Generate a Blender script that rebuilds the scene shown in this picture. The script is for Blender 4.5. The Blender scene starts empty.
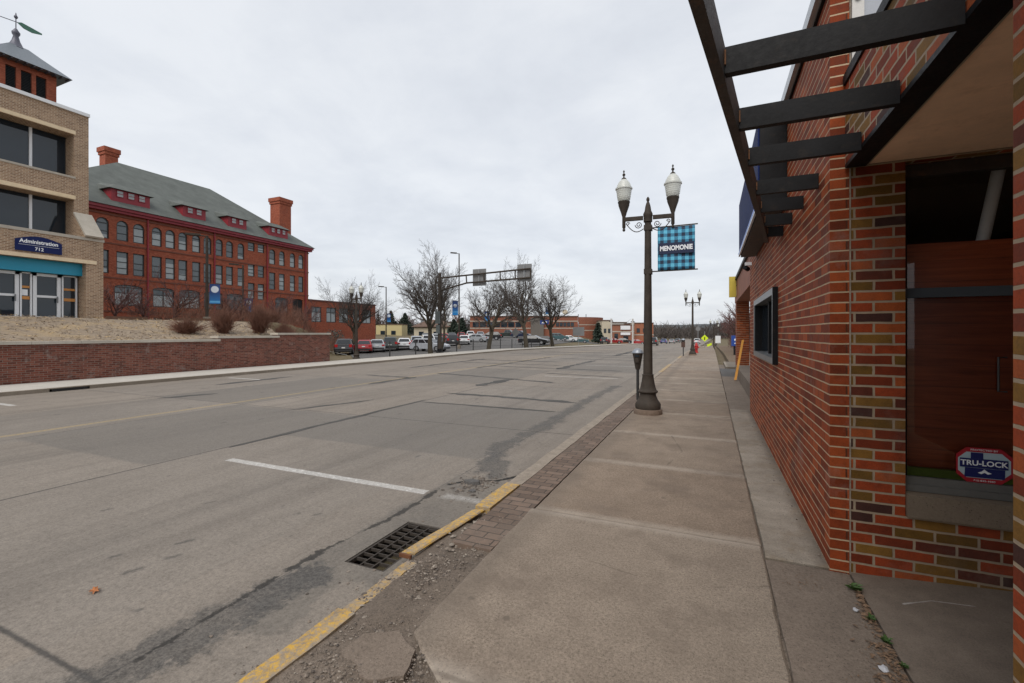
import bpy, bmesh, math, random
from mathutils import Vector, Matrix, noise as mnoise
R = math.radians
rnd = random.Random(7)
scene = bpy.context.scene
COL = scene.collection

# ------------------------------------------------------------------ mesh helpers
class MB:
    def __init__(s): s.v = []; s.f = []; s.m = []
    def add(s, vs, fs, mi=0):
        o = len(s.v); s.v += [tuple(v) for v in vs]
        for f in fs: s.f.append(tuple(i + o for i in f)); s.m.append(mi)
    def box(s, x0, x1, y0, y1, z0, z1, mi=0):
        s.add([(x0,y0,z0),(x1,y0,z0),(x1,y1,z0),(x0,y1,z0),(x0,y0,z1),(x1,y0,z1),(x1,y1,z1),(x0,y1,z1)],
              [(0,3,2,1),(4,5,6,7),(0,1,5,4),(1,2,6,5),(2,3,7,6),(3,0,4,7)], mi)
    def fbox(s, F, a0, a1, z0, z1, d0, d1, mi=0):
        vs = [F(a,z,d) for d in (d0,d1) for z in (z0,z1) for a in (a0,a1)]
        s.add(vs, [(0,1,3,2),(4,6,7,5),(0,4,5,1),(2,3,7,6),(0,2,6,4),(1,5,7,3)], mi)
    def prism(s, poly, F, d0, d1, mi=0):
        n = len(poly)
        vs = [F(a,b,d0) for a,b in poly] + [F(a,b,d1) for a,b in poly]
        s.add(vs, [tuple(range(n)), tuple(range(2*n-1, n-1, -1))] + [(i,(i+1)%n,(i+1)%n+n,i+n) for i in range(n)], mi)
    def tube(s, pts, rs, n=8, mi=0, cap=True):
        pts = [Vector(p) for p in pts]
        if not isinstance(rs, (list, tuple)): rs = [rs]*len(pts)
        t = (pts[1]-pts[0]).normalized()
        a = Vector((0,0,1)) if abs(t.z) < .9 else Vector((1,0,0))
        u = t.cross(a).normalized(); o = len(s.v)
        for i, p in enumerate(pts):
            t = (pts[min(i+1,len(pts)-1)]-pts[max(i-1,0)])
            if t.length < 1e-9: t = Vector((0,0,1))
            t.normalize(); u = (u - t*u.dot(t)).normalized(); w = t.cross(u)
            for k in range(n):
                an = 2*math.pi*k/n; s.v.append(tuple(p + (u*math.cos(an)+w*math.sin(an))*rs[i]))
        for i in range(len(pts)-1):
            for k in range(n):
                s.f.append((o+i*n+k, o+i*n+(k+1)%n, o+(i+1)*n+(k+1)%n, o+(i+1)*n+k)); s.m.append(mi)
        if cap:
            s.f.append(tuple(o+k for k in range(n-1,-1,-1))); s.m.append(mi)
            s.f.append(tuple(o+(len(pts)-1)*n+k for k in range(n))); s.m.append(mi)
    def lathe(s, prof, c=(0,0,0), n=20, mi=0, sq=False):
        o = len(s.v)
        for r, z in prof:
            for k in range(n):
                an = 2*math.pi*(k+.5)/n; s.v.append((c[0]+r*math.cos(an), c[1]+r*math.sin(an), c[2]+z))
        for i in range(len(prof)-1):
            for k in range(n):
                s.f.append((o+i*n+k, o+i*n+(k+1)%n, o+(i+1)*n+(k+1)%n, o+(i+1)*n+k)); s.m.append(mi)
        s.f.append(tuple(o+k for k in range(n-1,-1,-1))); s.m.append(mi)
        s.f.append(tuple(o+(len(prof)-1)*n+k for k in range(n))); s.m.append(mi)
    def build(s, name, mats, parent=None, smooth=False, recalc=True):
        me = bpy.data.meshes.new(name)
        off = Vector((0,0,0))
        p = parent
        while p is not None:
            off += p.location; p = p.parent
        me.from_pydata([tuple(Vector(v)-off) for v in s.v], [], s.f)
        if not isinstance(mats, (list,tuple)): mats = [mats]
        for m in mats: me.materials.append(m)
        me.polygons.foreach_set('material_index', s.m)
        if smooth: me.polygons.foreach_set('use_smooth', [True]*len(me.polygons))
        if recalc:
            bm = bmesh.new(); bm.from_mesh(me); bmesh.ops.recalc_face_normals(bm, faces=bm.faces); bm.to_mesh(me); bm.free()
        if smooth and hasattr(me, 'set_sharp_from_angle'):
            me.set_sharp_from_angle(angle=R(42))
        me.update()
        o = bpy.data.objects.new(name, me); COL.objects.link(o)
        if parent is not None: o.parent = parent
        return o

def tag(o, label=None, cat=None, group=None, kind=None):
    if label: o['label'] = label
    if cat: o['category'] = cat
    if group: o['group'] = group
    if kind: o['kind'] = kind
    return o
def thing(name, label, cat, loc=(0,0,0), group=None):
    o = bpy.data.objects.new(name, None); COL.objects.link(o); o.location = loc; o.empty_display_size = .3
    return tag(o, label, cat, group)
def struct(name, mb, mats, smooth=False):
    return tag(mb.build(name, mats, smooth=smooth), kind='structure')
def dup(root, loc, rz=0, sc=1.0, label=None, swap=None):
    r = root.copy(); COL.objects.link(r); r.location = loc; r.rotation_euler = (0,0,rz)
    r.scale = sc if isinstance(sc, tuple) else (sc,sc,sc)
    if label: r['label'] = label
    def rec(src, dst):
        for ch in list(src.children):
            c = ch.copy(); COL.objects.link(c); c.parent = dst
            if swap:
                for sl in c.material_slots:
                    if sl.material and sl.material.name in swap:
                        m = swap[sl.material.name]; sl.link = 'OBJECT'; sl.material = m
            rec(ch, c)
    rec(root, r)
    return r
def text(name, body, size, mat, parent, M, extrude=.003, align='CENTER', xs=1.0, bold=0.0):
    cu = bpy.data.curves.new(name, 'FONT'); cu.body = body; cu.size = size; cu.extrude = extrude
    cu.align_x = align; cu.align_y = 'CENTER'; cu.offset = bold; cu.resolution_u = 3
    t = bpy.data.objects.new(name+'_curve', cu); COL.objects.link(t)
    dg = bpy.context.evaluated_depsgraph_get()
    me = bpy.data.meshes.new_from_object(t.evaluated_get(dg)); me.name = name
    bpy.data.objects.remove(t)
    off = Vector((0,0,0)); p = parent
    while p is not None: off += p.location; p = p.parent
    me.transform(Matrix.Diagonal((xs,1,1,1))); me.transform(M); me.transform(Matrix.Translation(-off))
    me.materials.clear(); me.materials.append(mat)
    o = bpy.data.objects.new(name, me); COL.objects.link(o); o.parent = parent
    return o
def frame_M(origin, right, up):
    r = Vector(right).normalized(); u = Vector(up).normalized(); n = r.cross(u)
    M = Matrix((r,u,n)).transposed().to_4x4(); M.translation = Vector(origin); return M

# ------------------------------------------------------------------ material helpers
def nd(nt, typ, ins=None, **attrs):
    n = nt.nodes.new(typ)
    for k, v in attrs.items(): setattr(n, k, v)
    for k, v in (ins or {}).items():
        s = n.inputs[k]
        if isinstance(v, bpy.types.NodeSocket): nt.links.new(v, s)
        else:
            if hasattr(s.default_value, '__len__') and not isinstance(v, (int,float)) and len(s.default_value) == 4 and len(v) == 3: v = (*v, 1)
            s.default_value = v
    return n
def mth(nt, op, a, b=0.0, c=0.0, clamp=False):
    return nd(nt, 'ShaderNodeMath', {0:a, 1:b, 2:c}, operation=op, use_clamp=clamp).outputs[0]
def mixc(nt, f, a, b, mode='MIX'):
    n = nt.nodes.new('ShaderNodeMix'); n.data_type = 'RGBA'; n.blend_type = mode
    for i, v in ((0,f),(6,a),(7,b)):
        if isinstance(v, bpy.types.NodeSocket): nt.links.new(v, n.inputs[i])
        else: n.inputs[i].default_value = v if i == 0 else (*v[:3],1)
    return n.outputs[2]
def noi(nt, vec, scale, detail=4, rough=.6, out=0, dist=0):
    return nd(nt, 'ShaderNodeTexNoise', {'Vector':vec,'Scale':scale,'Detail':detail,'Roughness':rough,'Distortion':dist}).outputs[out]
def mapr(nt, v, a, b, c=0., d=1., smooth=False):
    n = nd(nt, 'ShaderNodeMapRange', {0:v,1:a,2:b,3:c,4:d}, interpolation_type='SMOOTHSTEP' if smooth else 'LINEAR'); return n.outputs[0]
def ramp(nt, fac, stops, mode='LINEAR'):
    n = nt.nodes.new('ShaderNodeValToRGB'); cr = n.color_ramp; cr.interpolation = mode
    while len(cr.elements) < len(stops): cr.elements.new(.5)
    for e, (p, c) in zip(cr.elements, stops): e.position = p; e.color = (*c, 1)
    nt.links.new(fac, n.inputs[0]); return n.outputs[0]
def newmat(name):
    m = bpy.data.materials.new(name); m.use_nodes = True; nt = m.node_tree
    b = nt.nodes['Principled BSDF']; return m, nt, b
def setb(nt, b, **kw):
    names = {'color':'Base Color','rough':'Roughness','metal':'Metallic','spec':'Specular IOR Level','normal':'Normal','coat':'Coat Weight','trans':'Transmission Weight'}
    for k, v in kw.items():
        s = b.inputs[names[k]]
        if isinstance(v, bpy.types.NodeSocket): nt.links.new(v, s)
        else: s.default_value = (*v,1) if k == 'color' else v
def bump(nt, h, strength=.3, dist=.01):
    return nd(nt, 'ShaderNodeBump', {'Height':h,'Strength':strength,'Distance':dist}).outputs[0]
def geo(nt): return nt.nodes.new('ShaderNodeNewGeometry')
def wpos(nt): return geo(nt).outputs['Position']
def opos(nt): return nt.nodes.new('ShaderNodeTexCoord').outputs['Object']

CACHE = {}
def plain(name, color, rough=.6, metal=0., var=.18, scale=6., bmp=.0, spec=.5, coat=0., dirt=None):
    if name in CACHE: return CACHE[name]
    m, nt, b = newmat(name); P = opos(nt)
    n1 = noi(nt, P, scale, 5, .65); n2 = noi(nt, P, scale*9, 3, .6)
    f = mapr(nt, mth(nt,'ADD',mth(nt,'MULTIPLY',n1,.7),mth(nt,'MULTIPLY',n2,.3)), .3, .7)
    c = mixc(nt, f, [x*(1-var) for x in color], [min(1,x*(1+var)) for x in color])
    if dirt: c = mixc(nt, mapr(nt, noi(nt,P,scale*2.3,6,.7), .55,.75), c, dirt)
    setb(nt, b, color=c, rough=mapr(nt, n2, .3,.7, max(.02,rough-.08), min(1,rough+.08)), metal=metal, spec=spec, coat=coat)
    if bmp: setb(nt, b, normal=bump(nt, n2, bmp, .01))
    CACHE[name] = m; return m

def uvwall(nt, P=None):
    g = geo(nt); P = g.outputs['Position'] if P is None else P
    sx = nd(nt,'ShaderNodeSeparateXYZ',{0:P}); sn = nd(nt,'ShaderNodeSeparateXYZ',{0:g.outputs['Normal']})
    k = mth(nt,'GREATER_THAN', mth(nt,'ABSOLUTE',sn.outputs[0]), .6)
    top = mth(nt,'GREATER_THAN', mth(nt,'ABSOLUTE',sn.outputs[2]), .7)
    a = mth(nt,'ADD', mth(nt,'MULTIPLY',sx.outputs[1],k), mth(nt,'MULTIPLY',sx.outputs[0],mth(nt,'SUBTRACT',1.0,k)))
    zz = mth(nt,'ADD', mth(nt,'MULTIPLY',sx.outputs[2],mth(nt,'SUBTRACT',1.0,top)), mth(nt,'MULTIPLY',sx.outputs[1],top))
    return a, zz, nd(nt,'ShaderNodeCombineXYZ',{0:a,1:zz}).outputs[0], P
def brickmat(name, stops, mortar, bw=.203, bh=.0677, ms=.006, rough=.75, off=(0,0), vdark=None, grime=.25, bmp=.5, grime_col=(.05,.04,.035), efflo=0.):
    m, nt, b = newmat(name)
    a, z, uv, P = uvwall(nt)
    uv2 = nd(nt,'ShaderNodeVectorMath',{0:uv,1:(off[0],off[1],0)},operation='ADD').outputs[0]
    jn = nd(nt,'ShaderNodeVectorMath',{0:nd(nt,'ShaderNodeTexNoise',{'Vector':P,'Scale':11.0,'Detail':3.0}).outputs[1],1:(.5,.5,.5)},operation='SUBTRACT').outputs[0]
    uv2 = nd(nt,'ShaderNodeVectorMath',{0:uv2,1:nd(nt,'ShaderNodeVectorMath',{0:jn,1:(.010,.0075,0)},operation='MULTIPLY').outputs[0]},operation='ADD').outputs[0]
    br = nd(nt,'ShaderNodeTexBrick',{'Vector':uv2,'Color1':(0,0,0,1),'Color2':(1,1,1,1),'Mortar':(.5,.5,.5,1),'Scale':1.0,'Mortar Size':ms,'Mortar Smooth':.25,'Bias':0.0,'Brick Width':bw,'Row Height':bh})
    col = ramp(nt, br.outputs['Color'], stops, 'CONSTANT' if len(stops) > 3 else 'LINEAR')
    n1 = noi(nt, P, 14, 6, .7); n2 = noi(nt, P, 1.1, 5, .65); n3 = noi(nt, P, 120, 3, .6)
    col = mixc(nt, 1.0, col, ramp(nt, mth(nt,'ADD',mth(nt,'MULTIPLY',n1,.6),mth(nt,'MULTIPLY',n3,.4)), [(.28,(.55,.55,.55)),(.5,(1,1,1)),(.72,(1.4,1.32,1.25))]), 'MULTIPLY')
    mcol = mixc(nt, mapr(nt, n1, .3,.7), [x*.75 for x in mortar], mortar)
    fac = br.outputs['Fac']
    if vdark:
        zz = mth(nt,'FRACT', mth(nt,'DIVIDE', mth(nt,'ADD',z,off[1]+bh*.0), bh))
        hz = mth(nt,'GREATER_THAN', mth(nt,'ABSOLUTE', mth(nt,'SUBTRACT',zz,.5)), .5-ms/bh*.95)
        mcol = mixc(nt, hz, vdark, mcol)
    col = mixc(nt, fac, col, mcol)
    col = mixc(nt, mapr(nt, n2, .48,.78, 0, grime), col, grime_col)
    if efflo: col = mixc(nt, mapr(nt, noi(nt,P,2.2,7,.75), .56,.72,0,efflo), col, (.42,.38,.34))
    h = mth(nt,'ADD', mth(nt,'MULTIPLY', mth(nt,'SUBTRACT',1.0,fac), 1.0), mth(nt,'MULTIPLY',n3,.25))
    setb(nt, b, color=col, rough=mapr(nt,n1,.3,.7,rough-.1,rough+.1), normal=bump(nt,h,bmp,.006), spec=.18)
    return m

class Masks:
    def __init__(s, nt, P, wob=.12):
        s.nt = nt; sp = nd(nt,'ShaderNodeSeparateXYZ',{0:P})
        s.x, s.y = sp.outputs[0], sp.outputs[1]
        s.p2 = nd(nt,'ShaderNodeCombineXYZ',{0:s.x,1:s.y}).outputs[0]
        s.n = mth(nt,'SUBTRACT', noi(nt,P,2.2,7,.7), .5); s.nf = mth(nt,'SUBTRACT', noi(nt,P,16,5,.7), .5)
    def seg(s, A, B, w, amp=.3, soft=.05, fine=0.):
        nt = s.nt
        pa = nd(nt,'ShaderNodeVectorMath',{0:s.p2,1:(*A,0)},operation='SUBTRACT').outputs[0]
        ba = (B[0]-A[0],B[1]-A[1],0); l2 = ba[0]**2+ba[1]**2
        h = mth(nt,'DIVIDE', nd(nt,'ShaderNodeVectorMath',{0:pa,1:ba},operation='DOT_PRODUCT').outputs['Value'], l2, clamp=True)
        q = nd(nt,'ShaderNodeVectorMath',{0:ba,'Scale':h},operation='SCALE').outputs[0]
        d = nd(nt,'ShaderNodeVectorMath',{0:nd(nt,'ShaderNodeVectorMath',{0:pa,1:q},operation='SUBTRACT').outputs[0]},operation='LENGTH').outputs['Value']
        d = mth(nt,'ADD', d, mth(nt,'MULTIPLY', s.n, amp))
        if fine: d = mth(nt,'ADD', d, mth(nt,'MULTIPLY', s.nf, fine))
        return mapr(nt, d, w-soft, w+soft, 1, 0)
    def poly(s, pts, w, amp=.3, soft=.05, fine=0.):
        o = None
        for A, B in zip(pts, pts[1:]):
            k = s.seg(A,B,w,amp,soft,fine); o = k if o is None else mth(s.nt,'MAXIMUM',o,k)
        return o
    def rect(s, x0,x1,y0,y1, amp=.05, soft=.01, fine=0.):
        nt = s.nt
        dx = mth(nt,'SUBTRACT', mth(nt,'ABSOLUTE', mth(nt,'SUBTRACT',s.x,(x0+x1)/2)), (x1-x0)/2)
        dy = mth(nt,'SUBTRACT', mth(nt,'ABSOLUTE', mth(nt,'SUBTRACT',s.y,(y0+y1)/2)), (y1-y0)/2)
        d = mth(nt,'MAXIMUM',dx,dy); d = mth(nt,'ADD',d,mth(nt,'MULTIPLY',s.n,amp))
        if fine: d = mth(nt,'ADD',d,mth(nt,'MULTIPLY',s.nf,fine))
        return mapr(nt,d,-soft,soft,1,0)

JOINTS = [-.1, 1.78, 3.79, 5.54, 7.30, 9.30]+[11.2+1.9*i for i in range(14)]
def concrete(name, c1, c2, stain=(.09,.075,.06), scale=1.0, warm=None, agg=.25, bstr=.25, spots=.5):
    m, nt, b = newmat(name); P = wpos(nt)
    big = noi(nt,P,.55*scale,6,.62); mid = noi(nt,P,4*scale,6,.7); fine = mth(nt,'ADD',mth(nt,'MULTIPLY',noi(nt,P,150,3,.75),.5),mth(nt,'MULTIPLY',noi(nt,P,58,3,.8),.5)); sp = noi(nt,P,9,5,.6)
    c = mixc(nt, mapr(nt,big,.32,.68), c1, c2)
    c = mixc(nt, mapr(nt,mid,.35,.72,0,.35), c, [x*.62 for x in c1])
    c = mixc(nt, 1.0, c, ramp(nt, fine, [(.30,(1-agg*1.7,)*3),(.5,(1,1,1)),(.70,(1+agg*1.2,)*3)]), 'MULTIPLY')
    c = mixc(nt, mapr(nt,sp,.70,.76,0,spots), c, stain)
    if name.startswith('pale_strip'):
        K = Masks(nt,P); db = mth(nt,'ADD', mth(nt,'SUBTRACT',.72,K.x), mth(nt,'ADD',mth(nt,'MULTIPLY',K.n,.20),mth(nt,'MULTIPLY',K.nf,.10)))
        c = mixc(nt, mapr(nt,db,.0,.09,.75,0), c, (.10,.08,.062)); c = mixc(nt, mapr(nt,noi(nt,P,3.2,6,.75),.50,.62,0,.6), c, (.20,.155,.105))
    if name.startswith('sidewalk_'):
        K = Masks(nt,P); jm = None
        for jy in JOINTS:
            d_ = mth(nt,'ABSOLUTE', mth(nt,'SUBTRACT', K.y, jy)); jm = d_ if jm is None else mth(nt,'MINIMUM',jm,d_)
        je = mth(nt,'ADD', jm, mth(nt,'MULTIPLY',K.nf,.10))
        c = mixc(nt, mapr(nt,je,.02,.12,.62,0), c, (.37,.32,.265))
        c = mixc(nt, mapr(nt,mth(nt,'ADD',jm,mth(nt,'MULTIPLY',K.nf,.02)),.006,.022,.5,0), c, (.12,.097,.077))
        gum = nd(nt,'ShaderNodeTexVoronoi',{'Vector':P,'Scale':3.3}); sepc = nd(nt,'ShaderNodeSeparateColor',{0:gum.outputs['Color']})
        gm = mth(nt,'MULTIPLY', mapr(nt,mth(nt,'ADD',gum.outputs[0],mth(nt,'MULTIPLY',K.nf,.12)),.05,.085,1,0), mth(nt,'GREATER_THAN',sepc.outputs[0],.55))
        c = mixc(nt, mth(nt,'MULTIPLY',gm,.55), c, (.085,.07,.055))
        crk = K.poly([(-1.45,2.9),(-.9,3.1),(-.2,2.95),(.33,3.2)],.002,.10,.003,.05); crk = mth(nt,'MAXIMUM',crk,K.poly([(-.5,5.5),(-.35,6.4),(-.55,7.3)],.003,.12,.004,.05)); crk = mth(nt,'MAXIMUM',crk,K.poly([(-1.45,8.4),(-.3,8.1),(.33,8.5)],.003,.14,.004,.05))
        c = mixc(nt, mth(nt,'MULTIPLY',crk,.55), c, (.10,.08,.062))
        c = mixc(nt, mapr(nt,noi(nt,P,1.4,6,.7),.50,.66,0,.55), c, (.13,.10,.077))
        lf = mth(nt,'ADD', mth(nt,'ADD', mth(nt,'ABSOLUTE', mth(nt,'ADD', K.x, 1.40)), mth(nt,'MULTIPLY',K.n,.35)), mth(nt,'MULTIPLY',K.nf,.08))
        c = mixc(nt, mapr(nt,lf,.02,.20,.45,0), c, (.13,.105,.083))
    v = nd(nt,'ShaderNodeTexVoronoi',{'Vector':P,'Scale':70.0}); 
    c = mixc(nt, mth(nt,'MULTIPLY',mth(nt,'LESS_THAN',v.outputs[0],.22),mth(nt,'GREATER_THAN',noi(nt,P,33,2,.5),.52)), c, [x*.55 for x in c1])
    setb(nt,b,color=c,rough=mapr(nt,mid,.3,.7,.78,.95),normal=bump(nt,mth(nt,'ADD',mth(nt,'MULTIPLY',fine,.6),mid),bstr,.008),spec=.3)
    return m

# ------------------------------------------------------------------ materials
RED = (.245,.046,.013)
M_street = brickmat('street_red_brick', [(0,(.135,.026,.009)),(.5,RED),(1,(.34,.074,.020))], (.52,.385,.25), vdark=(.09,.028,.013), ms=.0056, grime=.36, efflo=.2)
M_multi = brickmat('mixed_colour_brick', [(0,(.27,.046,.014)),(.30,(.16,.029,.011)),(.46,(.195,.098,.021)),(.60,(.058,.024,.019)),(.70,(.32,.074,.021)),(.84,(.135,.070,.015)),(.93,(.11,.027,.015))], (.37,.285,.20), ms=.0075, off=(.06,0), grime=.45, efflo=.10)
M_hall = brickmat('hall_red_brick', [(0,(.25,.058,.030)),(.5,(.315,.080,.042)),(1,(.38,.112,.060))], (.30,.14,.095), ms=.004, grime=.3, bmp=.2)
M_tan = brickmat('tan_brick', [(0,(.20,.115,.066)),(.5,(.29,.18,.108)),(1,(.38,.25,.155))], (.56,.45,.34), ms=.012, bmp=.25, grime=.15)
M_retain = brickmat('weathered_retaining_brick', [(0,(.10,.032,.022)),(.5,(.165,.050,.033)),(1,(.21,.080,.055))], (.22,.17,.14), bw=.203, bh=.0677, ms=.007, grime=.38, efflo=.38, bmp=.3)
M_far = brickmat('far_red_brick', [(0,(.20,.07,.045)),(1,(.28,.10,.06))], (.28,.16,.11), ms=.005, grime=.2, bmp=.1)
M_paver = brickmat('dark_brick_paver', [(0,(.115,.083,.064)),(.5,(.15,.108,.083)),(1,(.19,.138,.107))], (.065,.052,.042), bw=.2, bh=.1, ms=.006, grime=.5, bmp=.5, grime_col=(.17,.14,.115))
M_walk = concrete('sidewalk_concrete', (.215,.168,.127), (.28,.222,.170), agg=.42)
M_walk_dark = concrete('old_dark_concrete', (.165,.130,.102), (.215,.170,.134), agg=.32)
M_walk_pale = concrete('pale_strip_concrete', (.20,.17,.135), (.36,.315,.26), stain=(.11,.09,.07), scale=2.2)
M_walk_far = concrete('far_pale_concrete', (.42,.39,.345), (.50,.465,.415), agg=.1)
M_cap = concrete('cap_stone', (.40,.36,.30), (.52,.47,.40), agg=.12)
M_sill = concrete('sill_stone', (.16,.125,.09), (.24,.185,.135), agg=.15)
M_sand = concrete('yellow_limestone', (.74,.58,.38), (.82,.67,.47), agg=.08)
M_dirt = concrete('packed_dirt', (.115,.09,.07), (.215,.172,.135), agg=.4, bstr=.8)
M_asphalt = concrete('lot_asphalt', (.085,.08,.076), (.12,.113,.107), agg=.2)
M_black = plain('black_painted_wood', (.007,.007,.008), .55, var=.6, scale=5, bmp=.08, dirt=(.022,.017,.014), spec=.2)
M_blackwear = plain('worn_brown_black_wood', (.035,.026,.021), .6, var=.5, scale=7, bmp=.2, dirt=(.10,.05,.025))
M_dark = plain('dark_bronze_paint', (.050,.040,.032), .7, var=.35, scale=5, bmp=.08, spec=.2)
M_collar = plain('lamp_base_concrete', (.16,.115,.085), .9, var=.3, scale=14, bmp=.5)
M_steel = plain('dull_dark_steel', (.055,.055,.055), .5, metal=.6, var=.3)
M_galv = plain('galvanised_grey', (.30,.31,.32), .45, metal=.5, var=.15)
M_signback = plain('bare_aluminium_sign_back', (.20,.20,.20), .55, metal=.3, var=.12, scale=1.5)
M_alum = plain('grey_aluminium', (.19,.195,.20), .4, metal=.5, var=.12)
M_bluegrey = plain('blue_grey_frame', (.075,.09,.105), .45, metal=.3, var=.12)
M_white = plain('white_frame_paint', (.74,.75,.76), .45, var=.05)
M_teal = plain('teal_panel', (.012,.27,.42), .45, var=.06, scale=1)
M_navy = plain('navy_sign_face', (.008,.020,.10), .7, var=.25, spec=.15)
M_wtext = plain('white_lettering', (.80,.82,.84), .5, var=.03)
M_soffit = plain('tan_painted_plywood', (.84,.58,.40), .7, var=.14, scale=2.5, dirt=(.68,.45,.30))
M_coping = plain('grey_metal_coping', (.42,.44,.46), .35, metal=.4, var=.08)
M_darkred = plain('crimson_trim_paint', (.25,.014,.024), .5, var=.12)
M_roof = plain('weathered_green_slate', (.092,.102,.092), .75, var=.32, scale=.9, bmp=.2)
M_roofgrey = plain('grey_seam_metal', (.17,.19,.21), .45, metal=.3, var=.15)
M_lead = plain('purple_grey_lead', (.10,.10,.125), .5, metal=.3, var=.2)
M_verdigris = plain('verdigris_copper', (.03,.11,.075), .6, var=.3)
M_wframe = plain('dark_window_frame', (.022,.026,.026), .5, var=.15)
M_louver = plain('dark_louver', (.02,.024,.028), .5, var=.2)
M_green = plain('lime_green_sill_paint', (.10,.15,.012), .5, var=.2)
M_wood = plain('reddish_wood_panel', (.30,.062,.020), .3, var=.2, scale=2.2)
M_void = plain('dark_interior', (.012,.010,.010), .8, var=.2)
M_plank = plain('orange_plank', (.55,.24,.025), .6, var=.2)
M_ysign = plain('yellow_sign_box', (.50,.38,.05), .5, var=.12, scale=3)
M_hydr = plain('red_hydrant_paint', (.42,.02,.018), .45, var=.12)
M_neon = plain('fluorescent_yellow_sign', (.62,.78,.02), .5, var=.05)
M_bluebox = plain('royal_blue_box', (.015,.055,.26), .4, var=.08)
M_bark = plain('grey_brown_bark', (.062,.050,.034), .9, var=.4, scale=5, bmp=.5, dirt=(.085,.08,.045))
M_twig = plain('dark_bare_twig', (.058,.047,.040), .9, var=.25)
M_twigp = plain('purple_brown_twig', (.11,.052,.046), .9, var=.3)
M_shrub = plain('rusty_dry_stem', (.15,.068,.044), .9, var=.45, scale=3)
M_ever = plain('dark_evergreen', (.030,.045,.030), .8, var=.4)
M_woodland = plain('far_woodland', (.075,.062,.055), .95, var=.45, scale=.15)
M_hill = plain('wooded_hill', (.055,.062,.066), .95, var=.4, scale=.03)  # blue-grey cast paints distance haze into the hill colour
M_leafdry = plain('dry_orange_leaf', (.36,.13,.04), .7, var=.3, scale=40)
M_litter = plain('brown_leaf_litter', (.17,.105,.062), .85, var=.75, scale=30)
M_weed = plain('green_weed', (.05,.10,.02), .6, var=.3, scale=30)
M_paper = plain('crumpled_white_paper', (.46,.46,.48), .7, var=.1)
M_stone = plain('gravel_stone', (.19,.155,.125), .9, var=.65, scale=26)
M_tyre = plain('tyre_rubber', (.014,.014,.015), .8, var=.2)
M_rim = plain('alloy_rim', (.42,.43,.44), .35, metal=.7, var=.08)
M_tail = plain('red_tail_lens', (.40,.012,.012), .25, var=.08)
M_lens = plain('clear_lamp_lens', (.55,.57,.60), .15, var=.06)
M_plastic = plain('black_bumper_plastic', (.02,.02,.021), .6, var=.2)
M_plate = plain('number_plate_white', (.6,.6,.58), .5, var=.05)
M_cream = plain('pale_render', (.50,.44,.33), .8, var=.08)
M_yellowb = plain('straw_yellow_siding', (.50,.42,.22), .8, var=.08)
M_brownroof = plain('brown_shingle', (.12,.075,.055), .9, var=.2)
M_meterdome = plain('silver_meter_dome', (.30,.32,.35), .4, metal=.6, var=.1)
M_orange = plain('orange_plastic', (.6,.16,.02), .5, var=.1)

def woodmat():
    m, nt, b = newmat('dark_red_wood_grain'); P = wpos(nt)
    st = nd(nt,'ShaderNodeVectorMath',{0:P,1:(1.6,1,26)},operation='MULTIPLY').outputs[0]; g1 = noi(nt,st,1.3,6,.65,dist=.5)
    sx = nd(nt,'ShaderNodeSeparateXYZ',{0:P}); pl = mth(nt,'ABSOLUTE',mth(nt,'SUBTRACT',mth(nt,'FRACT',mth(nt,'DIVIDE',sx.outputs[2],.135)),.5))
    c = mixc(nt, mapr(nt,g1,.32,.68), (.20,.036,.012), (.42,.095,.030)); c = mixc(nt, mapr(nt,pl,.47,.5,0,.55), c, (.05,.012,.006))
    setb(nt,b,color=c,rough=.28,spec=.5); return m
def glassmat(name, tint=(.02,.024,.028), rough=.05, spec=.7):
    m, nt, b = newmat(name); P = wpos(nt)
    setb(nt,b,color=mixc(nt,noi(nt,P,.7,3,.5),tint,[x*1.8 for x in tint]),rough=rough,spec=spec)
    setb(nt,b,normal=bump(nt,noi(nt,P,.9,2,.5),.06,.05)); return m
M_glass = glassmat('dark_window_glass', (.010,.016,.023), .03, .6)
M_paleglass = glassmat('sky_tinted_glass', (.055,.068,.074), .06, .8)  # lighter base tint paints the sky's reflection into these panes
M_carglass = glassmat('car_glass', (.012,.014,.016), .04, .6)
M_blind = glassmat('glass_over_pale_blind', (.23,.25,.25), .12, .6)
def clearglass(name, tint=.9, refl=.9):
    m = bpy.data.materials.new(name); m.use_nodes = True; nt = m.node_tree; nt.nodes.clear()
    tr = nd(nt,'ShaderNodeBsdfTransparent',{'Color':(tint,tint,tint,1)}); gl = nd(nt,'ShaderNodeBsdfGlossy',{'Color':(refl,)*3,'Roughness':.02})
    fr = nd(nt,'ShaderNodeFresnel',{'IOR':1.5})
    mx = nd(nt,'ShaderNodeMixShader',{0:fr.outputs[0],1:tr.outputs[0],2:gl.outputs[0]})
    o = nd(nt,'ShaderNodeOutputMaterial',{0:mx.outputs[0]}); return m
M_clear = clearglass('clear_shop_glass')
def globemat():
    m, nt, b = newmat('frosted_lamp_glass'); P = opos(nt)
    sp = nd(nt,'ShaderNodeSeparateXYZ',{0:P})
    rib = mth(nt,'SINE', mth(nt,'MULTIPLY', sp.outputs[2], 160.0))
    setb(nt,b,color=(.66,.67,.62),rough=.25,trans=.25,normal=bump(nt,rib,.25,.004)); return m
M_globe = globemat()
def carpaint(name, c, rough=.28):
    m, nt, b = newmat(name); P = opos(nt)
    setb(nt,b,color=mixc(nt,mapr(nt,noi(nt,P,3,5,.6),.35,.7),[x*.82 for x in c],c),rough=rough,coat=.6,spec=.5); return m
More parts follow.
